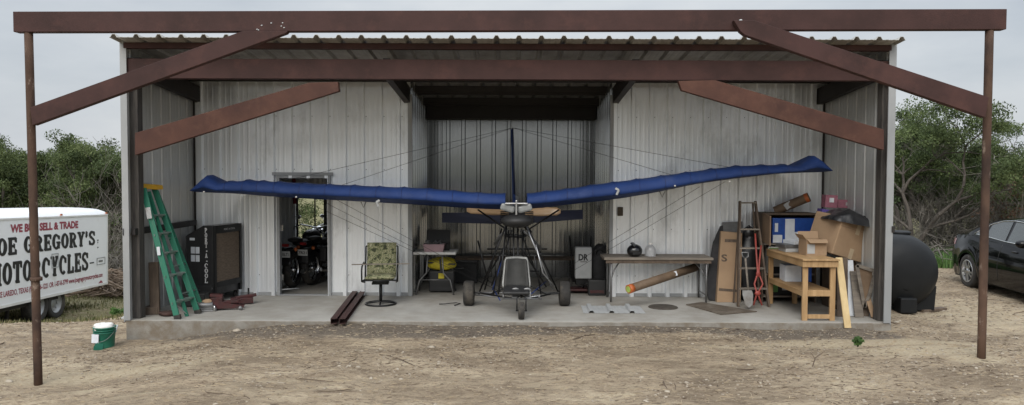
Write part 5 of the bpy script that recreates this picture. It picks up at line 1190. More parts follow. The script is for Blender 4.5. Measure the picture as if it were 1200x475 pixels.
# support under the carton: dark crate and wooden boxes behind the boards
cr = thing('dark_crate', 'dark wooden crate hidden behind the boards under the big carton', 'crate', (G(1000, 11.6), 11.6, 0))
mb = MB(); mb.box(-.36, .30, -.16, .30, 0.0, .70); mb.build('crate_body', 'old_wood', cr, bevel=.01)
mb = MB(); mb.box(-.36, .30, -.175, -.161, .60, .66); mb.box(-.36, .30, -.175, -.161, .08, .14); mb.build('crate_slat', 'grey_wood', cr)
def board(px0, py0, px1, py1, D0_, D1_, w_, t_, matn, label, cat='board', name='leaning_board', up=(0, 1, 0)):
    a = W(px0, py0, D0_); b = W(px1, py1, D1_); a.z = max(a.z, -.06 if D0_ < 10.4 else .0)
    mb = MB(a); mb.beam(a, b, w_, t_, up); return tag(mb.build(name, matn, bevel=.003), label, cat, 'boards leaning in the right corner')
board(993.5, 386, 983, 302, 10.33, 10.62, .095, .022, 'pale_board', 'pale yellow board leaning in front of the pine workbench')
board(987, 374, 987, 302, 10.85, 11.0, .16, .02, 'old_wood', 'dark narrow board just behind the pale yellow board')
board(999, 374, 995, 305, 10.9, 11.15, .11, .03, 'paper', 'whitish scuffed board behind the pale yellow board')
board(1007, 373, 1001, 318, 10.8, 11.05, .13, .02, 'grey_wood', 'greyish board between the whitish board and the column')
board(1013, 374, 1013, 312, 10.9, 11.1, .12, .035, 'old_wood', 'short dark board under the right edge of the big carton')
board(1024, 372, 1006, 314, 10.72, 11.1, .07, .02, 'cardboard', 'slanted tan strip leaning towards the right column')
board(1021, 368, 1020, 318, 11.0, 11.2, .16, .02, 'rust_dark', 'rust brown board behind the slanted tan strip')
board(1003, 374, 998, 300, 11.25, 11.4, .10, .02, 'cardboard_dark', 'tall brown board rising behind the whitish board')
board(1010, 374, 1006, 306, 11.3, 11.45, .09, .02, 'pine_upright', 'honey coloured board at the back under the big carton')
board(1016, 374, 1018, 322, 11.2, 11.35, .14, .02, 'black_plastic', 'black board at the back beside the column')
bf = thing('picture_frame', 'shallow wooden tray stood on edge beside the right column', 'tray', (G(1011, 10.95), 10.95, .35))
fp = [(1004, 311), (1026, 318), (1019, 345), (1013, 360)]
mb = MB(bf.location); mb.slabpoly([W(px, py, 10.86) for px, py in fp], (0, .03, 0)); mb.build('tray_bottom', 'cardboard_dark', bf, bevel=.004)
mb = MB(bf.location)
pp_ = [W(px, py, 10.84) for px, py in fp]
for i in range(4): mb.beam(pp_[i], pp_[(i + 1) % 4], .05, .015, (0, 1, 0))
mb.build('tray_rim', 'grey_wood', bf); bf.name = 'wooden_tray'
# ------------------------------------------------------------------ motorcycles in the side room
def motorcycle(loc, rz, label, plate, paint='black_paint'):
    t = thing('motorcycle', label, 'motorcycle', loc, rz, 'motorcycles parked in the side room')
    for y_, nm in ((-.75, 'rear_wheel'), (.75, 'front_wheel')):
        mb = MB(); r = .32; mb.lathe([(r * .72, -.05), (r * .9, -.075), (r, -.03), (r, .03), (r * .9, .075), (r * .72, .05)], (0, y_, r), 'X', 26); wv = mb.build('wheel', 'rubber', t)
        mb = MB(); mb.lathe([(r * .70, -.03), (r * .76, -.04), (r * .76, .04), (r * .70, .03), (r * .70, -.03)], (0, y_, r), 'X', 26)
        for k in range(10): a = k * math.pi / 5; mb.beam((0, y_, r), (0, y_ + r * .7 * math.cos(a), r + r * .7 * math.sin(a)), .01, .012, (1, 0, 0))
        mb.lathe([(0, -.05), (.05, -.05), (.05, .05), (0, .05)], (0, y_, r), 'X', 14); mb.build('rim', 'chrome', wv)
    mb = MB(); mb.grid(lambda u, v_: Vector(((v_ - .5) * .20, -.75 + .37 * math.cos(R(10 + 150 * u)), .32 + .37 * math.sin(R(10 + 150 * u)))), 14, 4); o = mb.build('rear_fender', paint, t); q = o.modifiers.new('t', 'SOLIDIFY'); q.thickness = .01
    mb = MB(); mb.ell((0, .18, .86), (.15, .32, .14), 16, 10); mb.build('fuel_tank', paint, t)
    mb = MB(); mb.ell((0, -.28, .78), (.16, .30, .07), 16, 8); mb.ell((0, -.62, .86), (.13, .18, .05), 14, 8); mb.build('saddle', 'black_plastic', t)
    mb = MB(); mb.obox((0, .10, .45), (.30, .36, .26)); mb.tube([(0, .02, .5), (0, -.12, .72)], .08, 12); mb.tube([(0, .16, .5), (0, .3, .72)], .08, 12); mb.build('engine', 'steel_grey', t, bevel=.02)
    for s_ in (-1, 1):
        mb = MB(); mb.tube([(s_ * .16, .2, .35), (s_ * .2, -.2, .26), (s_ * .2, -.8, .30)], .042, 10); mb.build('exhaust_pipe', 'chrome', t)
        mb = MB(); mb.tube([(s_ * .09, .78, .32), (s_ * .09, .50, .98)], .022, 8); mb.build('fork', 'chrome', t)
        mb = MB(); mb.ell((s_ * .36, .42, 1.22), (.06, .015, .04), 12, 8); mb.tube([(s_ * .30, .42, 1.06), (s_ * .36, .42, 1.2)], .006, 6); mb.build('mirror', 'chrome', t)
        mb = MB(); mb.ell((s_ * .15, -.98, .72), (.035, .03, .035), 10, 8); mb.build('indicator', 'orange_tape', t)
        mb = MB(); mb.obox((s_ * .22, -.55, .58), (.14, .42, .28)); mb.build('saddlebag', 'black_plastic', t, bevel=.03)
    mb = MB(); mb.tube([(-.42, .36, 1.02), (-.3, .42, 1.07), (0, .50, 1.0), (.3, .42, 1.07), (.42, .36, 1.02)], .015, 8); mb.build('handlebar', 'chrome', t)
    mb = MB(); mb.ell((0, .60, .95), (.09, .09, .09), 16, 10); mb.build('headlight', 'chrome', t)
    mb = MB(); mb.obox((0, -1.075, .80), (.12, .03, .05)); mb.build('tail_light', 'tail_lamp', t)
    mb = MB(); mb.obox((0, -1.10, .64), (.19, .008, .11)); pl = mb.build('number_plate', 'plate_white', t)
    mb = MB(); put_text(mb, plate, .07, (-.08, -1.1055, .615), (1, 0, 0), (0, 0, 1), .001, .16); mb.build('plate_lettering', 'letter_black', pl)
    return t
motorcycle((G(357, 14.0), 14.25, 0), R(-6), 'black motorcycle with white plate seen through the doorway, nearest the middle', '30LT1')
motorcycle((G(377, 14.4) + .12, 14.55, 0), R(-12), 'second dark motorcycle behind the first, towards the right door jamb', '7R21')
mb = MB((G(345, 14.2), 14.2, 2.2)); mb.tube([(G(345, 14.2), 14.2, 2.9), (G(345, 14.2), 14.2, 2.0), (G(346, 14.2), 14.2, 1.5)], .035, 8); tag(mb.build('red_strap', 'red_bar'), 'red padded strap hanging in the side room doorway', 'strap')
# ------------------------------------------------------------------ bucket and neighbours
bq = W(123, 411, 10.0); bz_ = g1(bq.x, 10.0)
bk = thing('bucket', 'green plastic bucket heaped with white stuff beside the slab', 'bucket', (bq.x, 10.0, bz_ - .01))
mb = MB(); mb.lathe([(0, 0), (.128, 0), (.13, .01), (.152, .30), (.160, .305), (.160, .32), (.152, .32), (.15, .30), (.128, .02), (0, .02)], (0, 0, 0), 'Z', 30)
for z_ in (.235, .27): mb.lathe([(.145 + z_ * .02, z_ - .006), (.158, z_ - .004), (.158, z_ + .004), (.145 + z_ * .02, z_ + .006)], (0, 0, 0), 'Z', 30)
mb.build('bucket_body', 'bucket_green', bk)
mb = MB(); mb.ell((0, 0, .30), (.145, .145, .075), 18, 10, .14, 21); mb.ell((-.07, -.04, .335), (.06, .06, .04), 12, 8, .2, 22); mb.ell((.06, .02, .34), (.07, .06, .035), 12, 8, .2, 23); mb.build('white_filling', 'white_paint', bk)
mb = MB(); mb.tube([(.155 * math.cos(a), -.155 * abs(math.sin(a)) - .005, .27 - .16 * abs(math.sin(a))) for a in [i * math.pi / 12 for i in range(13)]], .004, 6); mb.build('bail_handle', 'steel_grey', bk); bk.scale = (.90, .90, .88)
mb = MB(); mb.obox((-.06, -.150, .16), (.12, .010, .13), (R(-4), 0, R(-14))); mb.build('paper_label', 'paper', bk)
q = W(116, 413, 9.85); z_ = g1(q.x, 9.85)
gc = thing('green_scoop', 'small broken piece of green plastic at the foot of the bucket', 'plastic piece', (q.x, 9.83, z_), .4)
mb = MB(); mb.slabpoly([(-.06, 0, -.01), (.05, .02, -.01), (.06, .03, .07), (.0, .02, .11), (-.05, .0, .06)], (.01, .012, 0)); mb.build('scoop_body', 'bucket_green', gc)
board_a, board_b = W(129.5, 407, 9.98), W(137, 381, 10.25)
mb = MB(board_a); mb.beam(board_a, board_b, .035, .012, (0, 1, 0)); tag(mb.build('wood_stake', 'grey_light'), 'thin grey stake leaning behind the green bucket', 'stake')
a = flo(133, 386, -.45); b_ = flo(149, 376, -.30)
a = W(128, 384, 11.6); b_ = W(150, 374, 11.9); a.z = g1(a.x, a.y) + .03; b_.z = g1(min(b_.x, -5.7), b_.y) + .06
a = Vector((-6.35, 12.05, g1(-6.35, 12.05) + .05)); b_ = Vector((-5.62, 12.1, g1(-5.7, 12.1) + .09))
mb = MB(a); mb.beam(a, b_, .14, .035); tag(mb.build('pale_plank', 'grey_light', bevel=.004), 'pale plank lying on the dirt left of the shed', 'plank')

# ------------------------------------------------------------------ water tank
TX, TY0, TR = 6.23, 11.75, .60; tz = g1(TX, TY0) + TR + .02
tk = thing('water_tank', 'black horizontal plastic water tank lying beside the shed wall', 'tank', (TX, TY0, tz - TR))
mb = MB(); prof = [(0, -.20), (TR * .25, -.195), (TR * .5, -.17), (TR * .72, -.12), (TR * .88, -.04), (TR * .96, .05), (TR, .16), (TR, .5), (TR * 1.012, .52), (TR * 1.012, .58), (TR, .60), (TR, 1.1), (TR * 1.012, 1.12), (TR * 1.012, 1.18), (TR, 1.2), (TR, 1.6), (TR * .96, 1.72), (TR * .8, 1.85), (TR * .4, 1.95), (0, 1.97)]
mb.lathe(prof, (0, 0, TR), 'Y', 48); mb.build('tank_shell', 'tank_poly', tk)
mb = MB(); mb.lathe([(0, 0), (.17, 0), (.18, .03), (.18, .09), (.19, .095), (.19, .12), (.16, .135), (0, .14)], (.06, .32, TR * 2 - .10), 'Z', 26); mb.build('tank_lid', 'tank_poly', tk)
mb = MB(); mb.box(-.16, .10, -.24, -.02, -.02, .22); mb.build('foot_block', 'tank_poly', tk, bevel=.02)
mb = MB(); mb.prism([(-.56, .38), (-.53, -.03), (.53, -.03), (.56, .38)], .04, 1.55); mb.build('cradle', 'tank_poly', tk, bevel=.02)
mb = MB(); mb.lathe([(0, -.01), (.07, -.01), (.075, 0), (.075, .02)], (-.04, -.168, .40), 'Y', 18); mb.build('outlet_boss', 'tank_poly', tk)
a = Vector((6.55, 11.8, g1(6.6, 11.8) + .025)); b_ = Vector((7.0, 11.95, g1(7.0, 11.95) + .025)); mb = MB(a); mb.beam(a, b_, .12, .04); tag(mb.build('wood_plank', 'old_wood', bevel=.004), 'short dark plank on the dirt right of the water tank', 'plank')

# ------------------------------------------------------------------ car: local +x forward, z up
CARL = 4.75
car = thing('parked_car', 'black four-door sedan with silver wheels parked right of the shed', 'car', (0, 0, 0))
hx = 8.98 + .30; 
RW, FW, WR = 1.00, 3.78, .33                       # wheel stations from the rear bumper, wheel radius
def zb_(s):                                       # lower edge with wheel arches
    z = .20 + .10 * max(0, (.35 - s) / .35) + .06 * max(0, (s - 4.45) / .3)
    for w_ in (RW, FW):
        d = abs(s - w_)
        if d < .40: z = max(z, .32 + math.sqrt(max(0, .40 ** 2 - d * d)) - .03)
    return z
def lerp_tab(tab, s):
    if s <= tab[0][0]: return tab[0][1]
    for (a, va), (b, vb) in zip(tab, tab[1:]):
        if s <= b:
            t = (s - a) / (b - a); t = t * t * (3 - 2 * t); return va + (vb - va) * t
    return tab[-1][1]
BELT = [(0, .93), (.12, 1.0), (.8, 1.02), (1.8, .965), (3.2, .93), (3.6, .90), (4.3, .78), (4.6, .66), (4.75, .52)]
HALF = [(0, .66), (.10, .78), (.35, .86), (.9, .905), (2.4, .915), (3.8, .90), (4.3, .84), (4.6, .70), (4.75, .50)]
DECK = [(0, .95), (.10, 1.035), (.35, 1.06), (1.0, 1.06), (3.2, .98), (3.6, .95), (4.3, .82), (4.6, .70), (4.75, .55)]
def half(s, z):
    h = lerp_tab(HALF, s); zt = lerp_tab(BELT, s); t = max(0, min(1, (z - .2) / (zt - .2)))
    w_ = h * (.955 + .045 * math.sin(math.pi * min(1, t * 1.15)) ) - .05 * max(0, (t - .75) / .25) ** 2 * 1.0
    for wv in (RW, FW):
        d = math.hypot(s - wv, z - .33)
        if d < .52: w_ += .018 * max(0, 1 - abs(d - .43) / .09)
    return w_
mb = MB(); ns = 95; nz = 12
for sg in (-1, 1):
    v = []
    for i in range(ns + 1):
        s = CARL * i / ns; z0 = zb_(s); z1 = lerp_tab(BELT, s)
        for j in range(nz + 1):
            z = z0 + (z1 - z0) * j / nz; v.append((s, sg * half(s, z), z))
    mb.add(v, [(i * (nz + 1) + j, (i + 1) * (nz + 1) + j, (i + 1) * (nz + 1) + j + 1, i * (nz + 1) + j + 1) for i in range(ns) for j in range(nz)], True)
# decks (boot, bonnet) and ends
v = []
for i in range(ns + 1):
    s = CARL * i / ns; z1 = lerp_tab(BELT, s); h = half(s, z1); zd = lerp_tab(DECK, s)
    for j in range(13):
        t = j / 6 - 1; v.append((s, t * h, z1 + (zd - z1) * (1 - abs(t) ** 3)))
mb.add(v, [(i * 13 + j, i * 13 + j + 1, (i + 1) * 13 + j + 1, (i + 1) * 13 + j) for i in range(ns) for j in range(12)], True)
for s in (0, CARL):
    v = []
    for j in range(9):
        z = zb_(s) + (lerp_tab(BELT, s) - zb_(s)) * j / 8
        bul = (-.10 if s == 0 else .10) * math.sin(math.pi * (j / 8) ** .8)
        for k in range(9):
            t = k / 4 - 1; v.append((s + bul * (1 - t ** 4), t * half(s, z), z))
    mb.add(v, [(i * 9 + j, i * 9 + j + 1, (i + 1) * 9 + j + 1, (i + 1) * 9 + j) for i in range(8) for j in range(8)], True)
body = mb.build('car_body', 'car_paint', car); 
mb = MB(); mb.box(.3, 4.4, -.80, .80, .17, .21); mb.box(.25, 1.45, -.62, .62, .21, .60); mb.box(3.35, 4.3, -.62, .62, .21, .55)
mb.build('underbody', 'dark_trim', car)
# greenhouse
ROOF = [(.62, 1.045), (1.05, 1.24), (1.55, 1.39), (2.0, 1.435), (2.5, 1.43), (2.85, 1.36), (3.2, 1.20), (3.62, .965)]
def zr(s):
    for (a, va), (b, vb) in zip(ROOF, ROOF[1:]):
        if s <= b: return va + (vb - va) * (s - a) / (b - a)
    return ROOF[-1][1]
def gh(s, z):
    zt = lerp_tab(BELT, s); return half(s, zt) - .03 - max(0, z - zt) * .46
mb = MB(); n1 = 60
for sg in (-1, 1):
    v = []
    for i in range(n1 + 1):
        s = .62 + 3.0 * i / n1; z0 = lerp_tab(BELT, s) - .02; z1 = max(z0 + .01, zr(s) - .035)
        for j in range(7): z = z0 + (z1 - z0) * j / 6; v.append((s, sg * gh(s, z), z))
    mb.add(v, [(i * 7 + j, (i + 1) * 7 + j, (i + 1) * 7 + j + 1, i * 7 + j + 1) for i in range(n1) for j in range(6)], True)
v = []
for i in range(n1 + 1):
    s = .62 + 3.0 * i / n1; z0 = lerp_tab(BELT, s) - .02; z1 = max(z0 + .01, zr(s) - .035); h = gh(s, z1); zt = zr(s)
    for j in range(13): t = j / 6 - 1; v.append((s, t * h, z1 + (zt - z1 + .02) * (1 - abs(t) ** 4)))
mb.add(v, [(i * 13 + j, i * 13 + j + 1, (i + 1) * 13 + j + 1, (i + 1) * 13 + j) for i in range(n1) for j in range(12)], True)
mb.build('roof', 'car_paint', car)
def side_glass(poly, sg, name='side_window'):
    """(s, z) outline laid on the flank of the cabin"""
    mb = MB(); c = (sum(p[0] for p in poly) / len(poly), sum(p[1] for p in poly) / len(poly)); dense = []
    for (a, b) in zip(poly, poly[1:] + poly[:1]):
        for k in range(6): dense.append((a[0] + (b[0] - a[0]) * k / 6, a[1] + (b[1] - a[1]) * k / 6))
    n = len(dense); rows = []
    for f_ in (1, .66, .33, .05): rows += [(c[0] + (p[0] - c[0]) * f_, c[1] + (p[1] - c[1]) * f_) for p in dense]
    v = [(s, sg * (gh(s, z) + .006), z) for s, z in rows]
    mb.add(v, [(r * n + i, r * n + (i + 1) % n, (r + 1) * n + (i + 1) % n, (r + 1) * n + i) for r in range(3) for i in range(n)] + [tuple(range(3 * n, 4 * n))], True)
    return mb.build(name, 'car_glass', car)
for sg in (-1, 1):
    side_glass([(1.02, 1.075), (1.30, 1.22), (1.38, 1.255), (1.36, 1.06)], sg); side_glass([(1.42, 1.055), (1.44, 1.27), (1.72, 1.345), (2.08, 1.365), (2.12, 1.02)], sg); side_glass([(2.19, 1.015), (2.17, 1.365), (2.50, 1.355), (2.78, 1.27), (3.22, 1.03), (3.2, .985)], sg)
    mb = MB()
    for pl in ([(.98, 1.065), (1.30, 1.235), (1.45, 1.29), (1.75, 1.362), (2.12, 1.385), (2.50, 1.372), (2.80, 1.285), (3.26, 1.035)], [(.98, 1.065), (1.4, 1.048), (2.15, 1.008), (3.26, .985)]):
        pts = []
        for (a, b) in zip(pl, pl[1:]):
            for k in range(4): s = a[0] + (b[0] - a[0]) * k / 4; z = a[1] + (b[1] - a[1]) * k / 4; pts.append((s, sg * (gh(s, z) + .008), z))
        s, z = pl[-1]; pts.append((s, sg * (gh(s, z) + .008), z)); mb.tube(pts, .010, 6)
    mb.build('window_trim', 'chrome', car)
    for (s, z) in ((1.62, .90), (2.62, .865)):
        mb = MB(); mb.ell((s, sg * (half(s, z) + .012), z), (.10, .018, .018), 12, 8); mb.build('door_handle', 'car_paint', car)
    mb = MB(); mb.ell((2.98, sg * (half(3, .95) + .10), 1.04), (.085, .12, .075), 16, 10); mb.tube([(3.0, sg * (half(3, .9) - .05), .99), (2.98, sg * (half(3, .95) + .05), 1.02)], .025, 8); mb.build('side_mirror', 'car_paint', car)
    for ss in (1.36, 2.155, 3.28):                 # door shut lines
        mb = MB(); pts = []
        for k in range(12):
            z = .30 + .66 * k / 11; s = ss + (.0 if ss != 1.36 else -.0 + (.42 * max(0, (.72 - z) / .42) ** 2 * .55)); 
            if z > zb_(s) + .01: pts.append((s, sg * (half(s, z) + .0005), z))
        mb.tube(pts, .0045, 5); mb.build('door_gap', 'dark_trim', car)
    mb = MB(); mb.grid(lambda u, v_: Vector((.06 + .30 * u, sg * (half(.06 + .30 * u, .80 + .12 * v_) + .006), .80 + .12 * v_ + .03 * (1 - u))), 6, 3); mb.build('tail_light', 'tail_lamp', car)
    mb = MB(); mb.grid(lambda u, v_: Vector((4.28 + .34 * u, sg * (half(4.28 + .34 * u, .60 + .08 * v_) + .006), .60 + .08 * v_ - .02 * u)), 6, 3); mb.build('headlight', 'chrome', car)
mb = MB(); mb.grid(lambda u, v_: Vector((.72 + .62 * u, (v_ - .5) * 2 * (.52 - .0 * u), zr(.72 + .62 * u) + .022 + .0)), 8, 8); mb.build('rear_window', 'car_glass', car)
mb = MB(); mb.grid(lambda u, v_: Vector((2.92 + .64 * u, (v_ - .5) * 2 * (.50 + .08 * u), zr(2.92 + .64 * u) + .022)), 8, 8); mb.build('windscreen', 'car_glass', car)
mb = MB(); mb.obox((-.105, 0, .72), (.01, .34, .12)); mb.build('number_plate', 'plate_white', car)
for s in (RW, FW):
    for sg in (-1, 1):
        mb = MB(); c = (s, sg * .80, WR); w_ = .205; r = WR
        mb.lathe([(r * .66, -w_ * .44), (r * .82, -w_ * .5), (r * .95, -w_ * .47), (r, -w_ * .34), (r, w_ * .34), (r * .95, w_ * .47), (r * .82, w_ * .5), (r * .66, w_ * .44)], c, 'Y', 36); ty = mb.build('wheel', 'rubber', car)
        mb = MB(); mb.lathe([(r * .60, -sg * w_ * -.0), (r * .62, sg * w_ * .36), (r * .68, sg * w_ * .47), (r * .66, sg * w_ * .50), (r * .60, sg * w_ * .44)], c, 'Y', 36)
        for k in range(10):
            a = k * math.pi / 5 + (.10 if k % 2 else -.10); cc = Vector(c) + Vector((0, sg * w_ * .40, 0)); d = Vector((math.cos(a), 0, math.sin(a))); mb.beam(cc + d * .04, cc + d * r * .63 + Vector((0, sg * .008, 0)), .026, .022, (0, 1, 0))
        mb.lathe([(0, sg * w_ * .48), (.045, sg * w_ * .47), (.055, sg * w_ * .36)], c, 'Y', 18); mb.build('rim', 'aluminium', ty)
        mb = MB(); mb.lathe([(0, sg * w_ * .20), (r * .60, sg * w_ * .20)], c, 'Y', 24); mb.build('brake_disc', 'dark_steel', ty)
CR = W(1133, 312, 14.6); th = R(-97)                 # heading
hd = Vector((math.cos(th), math.sin(th), 0)); sdv = Vector((-hd.y, hd.x, 0))
# the flank towards the camera is the right-hand side seen along the heading: local -y
near = sdv * -.90
org = Vector((CR.x, 14.6, 0)) - hd * RW - near * 1.0
org.z = g1(CR.x, 14.4) + .0
car.location = org; car.rotation_euler = (0, 0, th)

# ------------------------------------------------------------------ trailer: its flank faces +X
p_far = W(126, 333, 17.8); p_near = W(0, 362, 13.75)
tdir = Vector((p_far.x - p_near.x, p_far.y - p_near.y, 0)).normalized(); pitch = (p_far.z - p_near.z) / (p_far - p_near).length
TL = 6.0; T_H = 1.66; TWD = 2.1
tr = thing('box_trailer', 'white enclosed motorcycle dealer trailer with black and maroon sign lettering', 'trailer', p_far, 0)
ex = -Vector((tdir.x, tdir.y, pitch)).normalized()              # local +x towards the camera along the flank
nv = Vector((-ex.y, ex.x, 0)).normalized(); 
if nv.x < 0: nv = -nv
ez = ex.cross(nv); ez = ez if ez.z > 0 else -ez
tm = Matrix(((ex.x, nv.x, ez.x, p_far.x), (ex.y, nv.y, ez.y, p_far.y), (ex.z, nv.z, ez.z, p_far.z), (0, 0, 0, 1)))
# keep a right-handed frame: local y points away from the flank's outward side
if tm.to_3x3().determinant() < 0: tm = Matrix(((ex.x, -nv.x, ez.x, p_far.x), (ex.y, -nv.y, ez.y, p_far.y), (ex.z, -nv.z, ez.z, p_far.z), (0, 0, 0, 1))); out = -1
else: out = 1
tr.rotation_euler = tm.to_euler()
mb = MB(); Y0 = 0; Y1 = -out * TWD
def tb(x0, x1, ya, yb, z0, z1): mb.box(x0, x1, min(ya, yb), max(ya, yb), z0, z1)
tb(0, TL, Y0, Y1, 0, T_H); mb.build('trailer_body', 'trailer_white', tr, bevel=.012)
mb = MB(); rp = []
for i in range(13):
    t = i / 12; a = math.pi * t; yv = Y0 + (Y1 - Y0) * (.5 - .5 * math.cos(a)); zz = T_H + .19 * math.sin(a) ** .45; rp.append((yv, zz))
for xa, xb, k in ((0, .25, 1), (.25, TL, 0)):
    pass
v = []; xs_ = [(0.0, .0), (.02, .55), (.06, .82), (.16, 1.0), (TL - .3, 1.0), (TL, .3)]
for x_, k in xs_:
    for yv, zz in rp: v.append((x_, yv + (out * .012 if yv == Y0 else 0), T_H + (zz - T_H) * k))
mb.add(v, [(i * 13 + j, i * 13 + j + 1, (i + 1) * 13 + j + 1, (i + 1) * 13 + j) for i in range(5) for j in range(12)], True); mb.build('roof_cap', 'trailer_white', tr)
def td(x0, x1, z0, z1, d0, d1, name, matn, par=tr, bev=0):
    mb = MB(); mb.box(x0, x1, min(out * d0, out * d1), max(out * d0, out * d1), z0, z1); return mb.build(name, matn, par, bevel=bev)
td(0, TL, T_H - .012, T_H + .022, .002, .014, 'roof_rail', 'white_paint'); td(0, TL, 0, .05, .002, .012, 'bottom_rail', 'white_paint'); td(0, .035, .052, T_H - .014, .002, .012, 'corner_post', 'white_paint')
td(1.9, 5.0, -.10, -.002, -.55, -.12, 'chassis', 'dark_steel'); 
for x_ in (.06, 2.0): td(x_, x_ + .07, T_H + .03, T_H + .07, .012, .028, 'marker_light', 'orange_tape')
LB = 4.15    # x (from the far end) of the photo's left edge of the flank: the frame cuts the lettering there
u_ = Vector((-1, 0, 0)); vz = Vector((0, 0, 1)); nn_ = Vector((0, out, 0))
# a line of lettering runs from the near end (large x) to the far end (x near 0)
def xat(px):                                       # local x of a pixel column on the flank
    # intersect the vertical plane of the flank with the pixel's ray
    d = CM @ Vector(((px - 600) / F, (237.5 - 300) / F, -1)); n_ = nv
    t = (p_far - CAM).dot(n_) / d.dot(n_); return (CAM + d * t - p_far).dot(ex)
def zat(px, py):
    d = CM @ Vector(((px - 600) / F, (237.5 - py) / F, -1)); t = (p_far - CAM).dot(nv) / d.dot(nv); return (CAM + d * t - p_far).dot(ez)
mb = MB(); 
x0, x1 = xat(12), xat(91.5); z0 = (zat(12, 272.5) + zat(91, 267)) / 2; z1 = (zat(12, 264) + zat(91, 259)) / 2
put_text(mb, 'WE BUY SELL & TRADE', (z1 - z0) / .70, (x0, out * .004, z0), u_, vz, .010, x0 - x1); mb.build('maroon_lettering', 'letter_maroon', tr); mb = MB()
xl = xat(121); x0 = x0 + .95; zz = zat(60, 341)
za, zb__ = zat(100, 329), zat(100, 319)
za = (zat(20, 344.5) + zat(118, 325)) / 2; hb = .105
put_text(mb, "AND SERVICE LAREDO, TEXAS (956) 726-1221 OR 1-87-8-3799 www.joegregorymotorcycles.com", hb / .72, (xat(-25), out * .004, za), u_, vz, .004, xat(-25) - xat(120)); mb.build('maroon_lettering', 'letter_maroon', tr)
def sign_line(txt, pxl, pxr, zlo, zhi):
    """shadowed slab-serif line between two pixel columns of the flank"""
    xa, xb = xat(pxl), xat(pxr); h = zhi - zlo
    adv = sum(glyph(c_)[1] + .12 for c_ in txt); ws = (xa - xb) / (adv * h)
    x_ = xa
    for word in txt.split(' '):
        mbk = MB(); last = 0
        for q_ in range(3): last = put_slab(mbk, word, (x_, out * .004, zlo), u_, vz, nn_, h, ws, gap=.12, w=.19, t=.11, dx=q_ * .016, dy=-q_ * .010, lift=-.0008 * q_ + .001)
        mbk.build('black_lettering', 'letter_black', tr)
        x_ -= last + .48 * h * ws
hA = zat(60, 277.5) - zat(60, 295.5)
zj = (zat(15, 297.5) + zat(100, 288)) / 2; sign_line("JOE GREGORY'S", -16, 112, zj, zj + hA)
hB = zat(60, 304) - zat(60, 327)
sign_line("MOTORCYCLES", -14, 104, (zat(15, 334) + zat(98, 315)) / 2, (zat(15, 334) + zat(98, 315)) / 2 + hB)
mb = MB(); 
x0 = xat(105); mb.box(xat(110), x0, min(out * .003, out * .006), max(out * .003, out * .006), zat(107, 309), zat(107, 307.5)); mb.build('dash_mark', 'letter_black', tr)
def rect_frame(pl, pr, pt, pb, w_, name, matn):
    xa, xb = xat(pl), xat(pr); z1 = zat((pl + pr) / 2, pt); z0 = zat((pl + pr) / 2, pb); mb = MB()
    ya, yb = sorted((out * .011, out * .016))
    mb.box(xb, xa, ya, yb, z1 - w_, z1); mb.box(xb, xa, ya, yb, z0, z0 + w_); mb.box(xb, xb + w_, ya, yb, z0 + w_, z1 - w_); mb.box(xa - w_, xa, ya, yb, z0 + w_, z1 - w_); mb.build(name, matn, tr); return xa, xb, z0, z1
xa, xb, z0, z1 = rect_frame(60, 68, 297, 314, .018, 'hatch_frame', 'grey_light')
xa, xb, z0, z1 = rect_frame(113, 122.5, 302, 310, .008, 'logo_frame', 'letter_black')
mb = MB(); mb.box(xb + .10, xa - .10, *sorted((out * .004, out * .010)), z0 + .06, z0 + .10); mb.build('logo_strip', 'steel_grey', tr)
mb = MB(); xm = xat(118); 
mb.add([(xm + .12, out * .006, zat(117, 332)), (xm, out * .006, zat(117, 328.5)), (xm - .10, out * .006, zat(117, 332))], [(0, 1, 2)]); mb.box(xm - .14, xm + .14, min(out * .003, out * .006), max(out * .003, out * .006), zat(117, 334), zat(117, 333.2)); mb.build('emblem', 'letter_maroon', tr)
mb = MB(); xm = xat(114.5)
for k, (dz_, w_) in enumerate(((0, .03), (.12, .02), (.17, .035))): mb.box(xm - w_, xm + w_, min(out * .003, out * .005), max(out * .003, out * .005), zat(114, 291) + dz_, zat(114, 291) + dz_ + .03)
mb.build('small_sticker', 'steel_grey', tr)
# wheels and fender
gx_ = p_far.x
for px in (50, 70.5):
    xw = xat(px); wc = Vector((xw, -out * .16, 0)); 
    wp = tm @ wc; zg = g1(wp.x, wp.y); r = .335; zl = (zg + r - .02 - p_far.z) - ex.z * xw
    for side, yy in ((1, -out * .16), (-1, -out * (TWD - .16))):
        mb = MB(); mb.lathe([(r * .60, -.085), (r * .82, -.105), (r * .95, -.095), (r, -.07), (r, .07), (r * .95, .095), (r * .82, .105), (r * .60, .085)], (xw, yy, zl), 'Y', 32); ty = mb.build('wheel', 'rubber', tr)
        mb = MB(); mb.lathe([(0, out * side * .02), (r * .2, out * side * .03), (r * .25, out * side * .0), (r * .5, out * side * .03), (r * .58, out * side * .07), (r * .62, out * side * .088), (r * .60, -out * side * .06)], (xw, yy, zl), 'Y', 28)
        for k in range(8): a = k * math.pi / 4; mb.ell((xw + r * .40 * math.cos(a), yy + out * side * .025, zl + r * .40 * math.sin(a)), (.03, .012, .03), 8, 6)
        mb.build('rim', 'galvanised_trim', ty)
mb = MB(); xw = (xat(50) + xat(70.5)) / 2; mb.box(xw - .8, xw + .8, min(-out * .03, -out * .30), max(-out * .03, -out * .30), -.02, -.003); mb.build('wheel_well', 'dark_steel', tr)
mb = MB(); mb.tube([(TL - .1, -out * TWD / 2, -.05), (TL + 1.1, -out * TWD / 2, -.05)], .04, 8); mb.tube([(TL - .1, -out * .2, -.05), (TL + 1.1, -out * TWD / 2, -.05)], .04, 8); mb.build('tongue', 'dark_steel', tr)
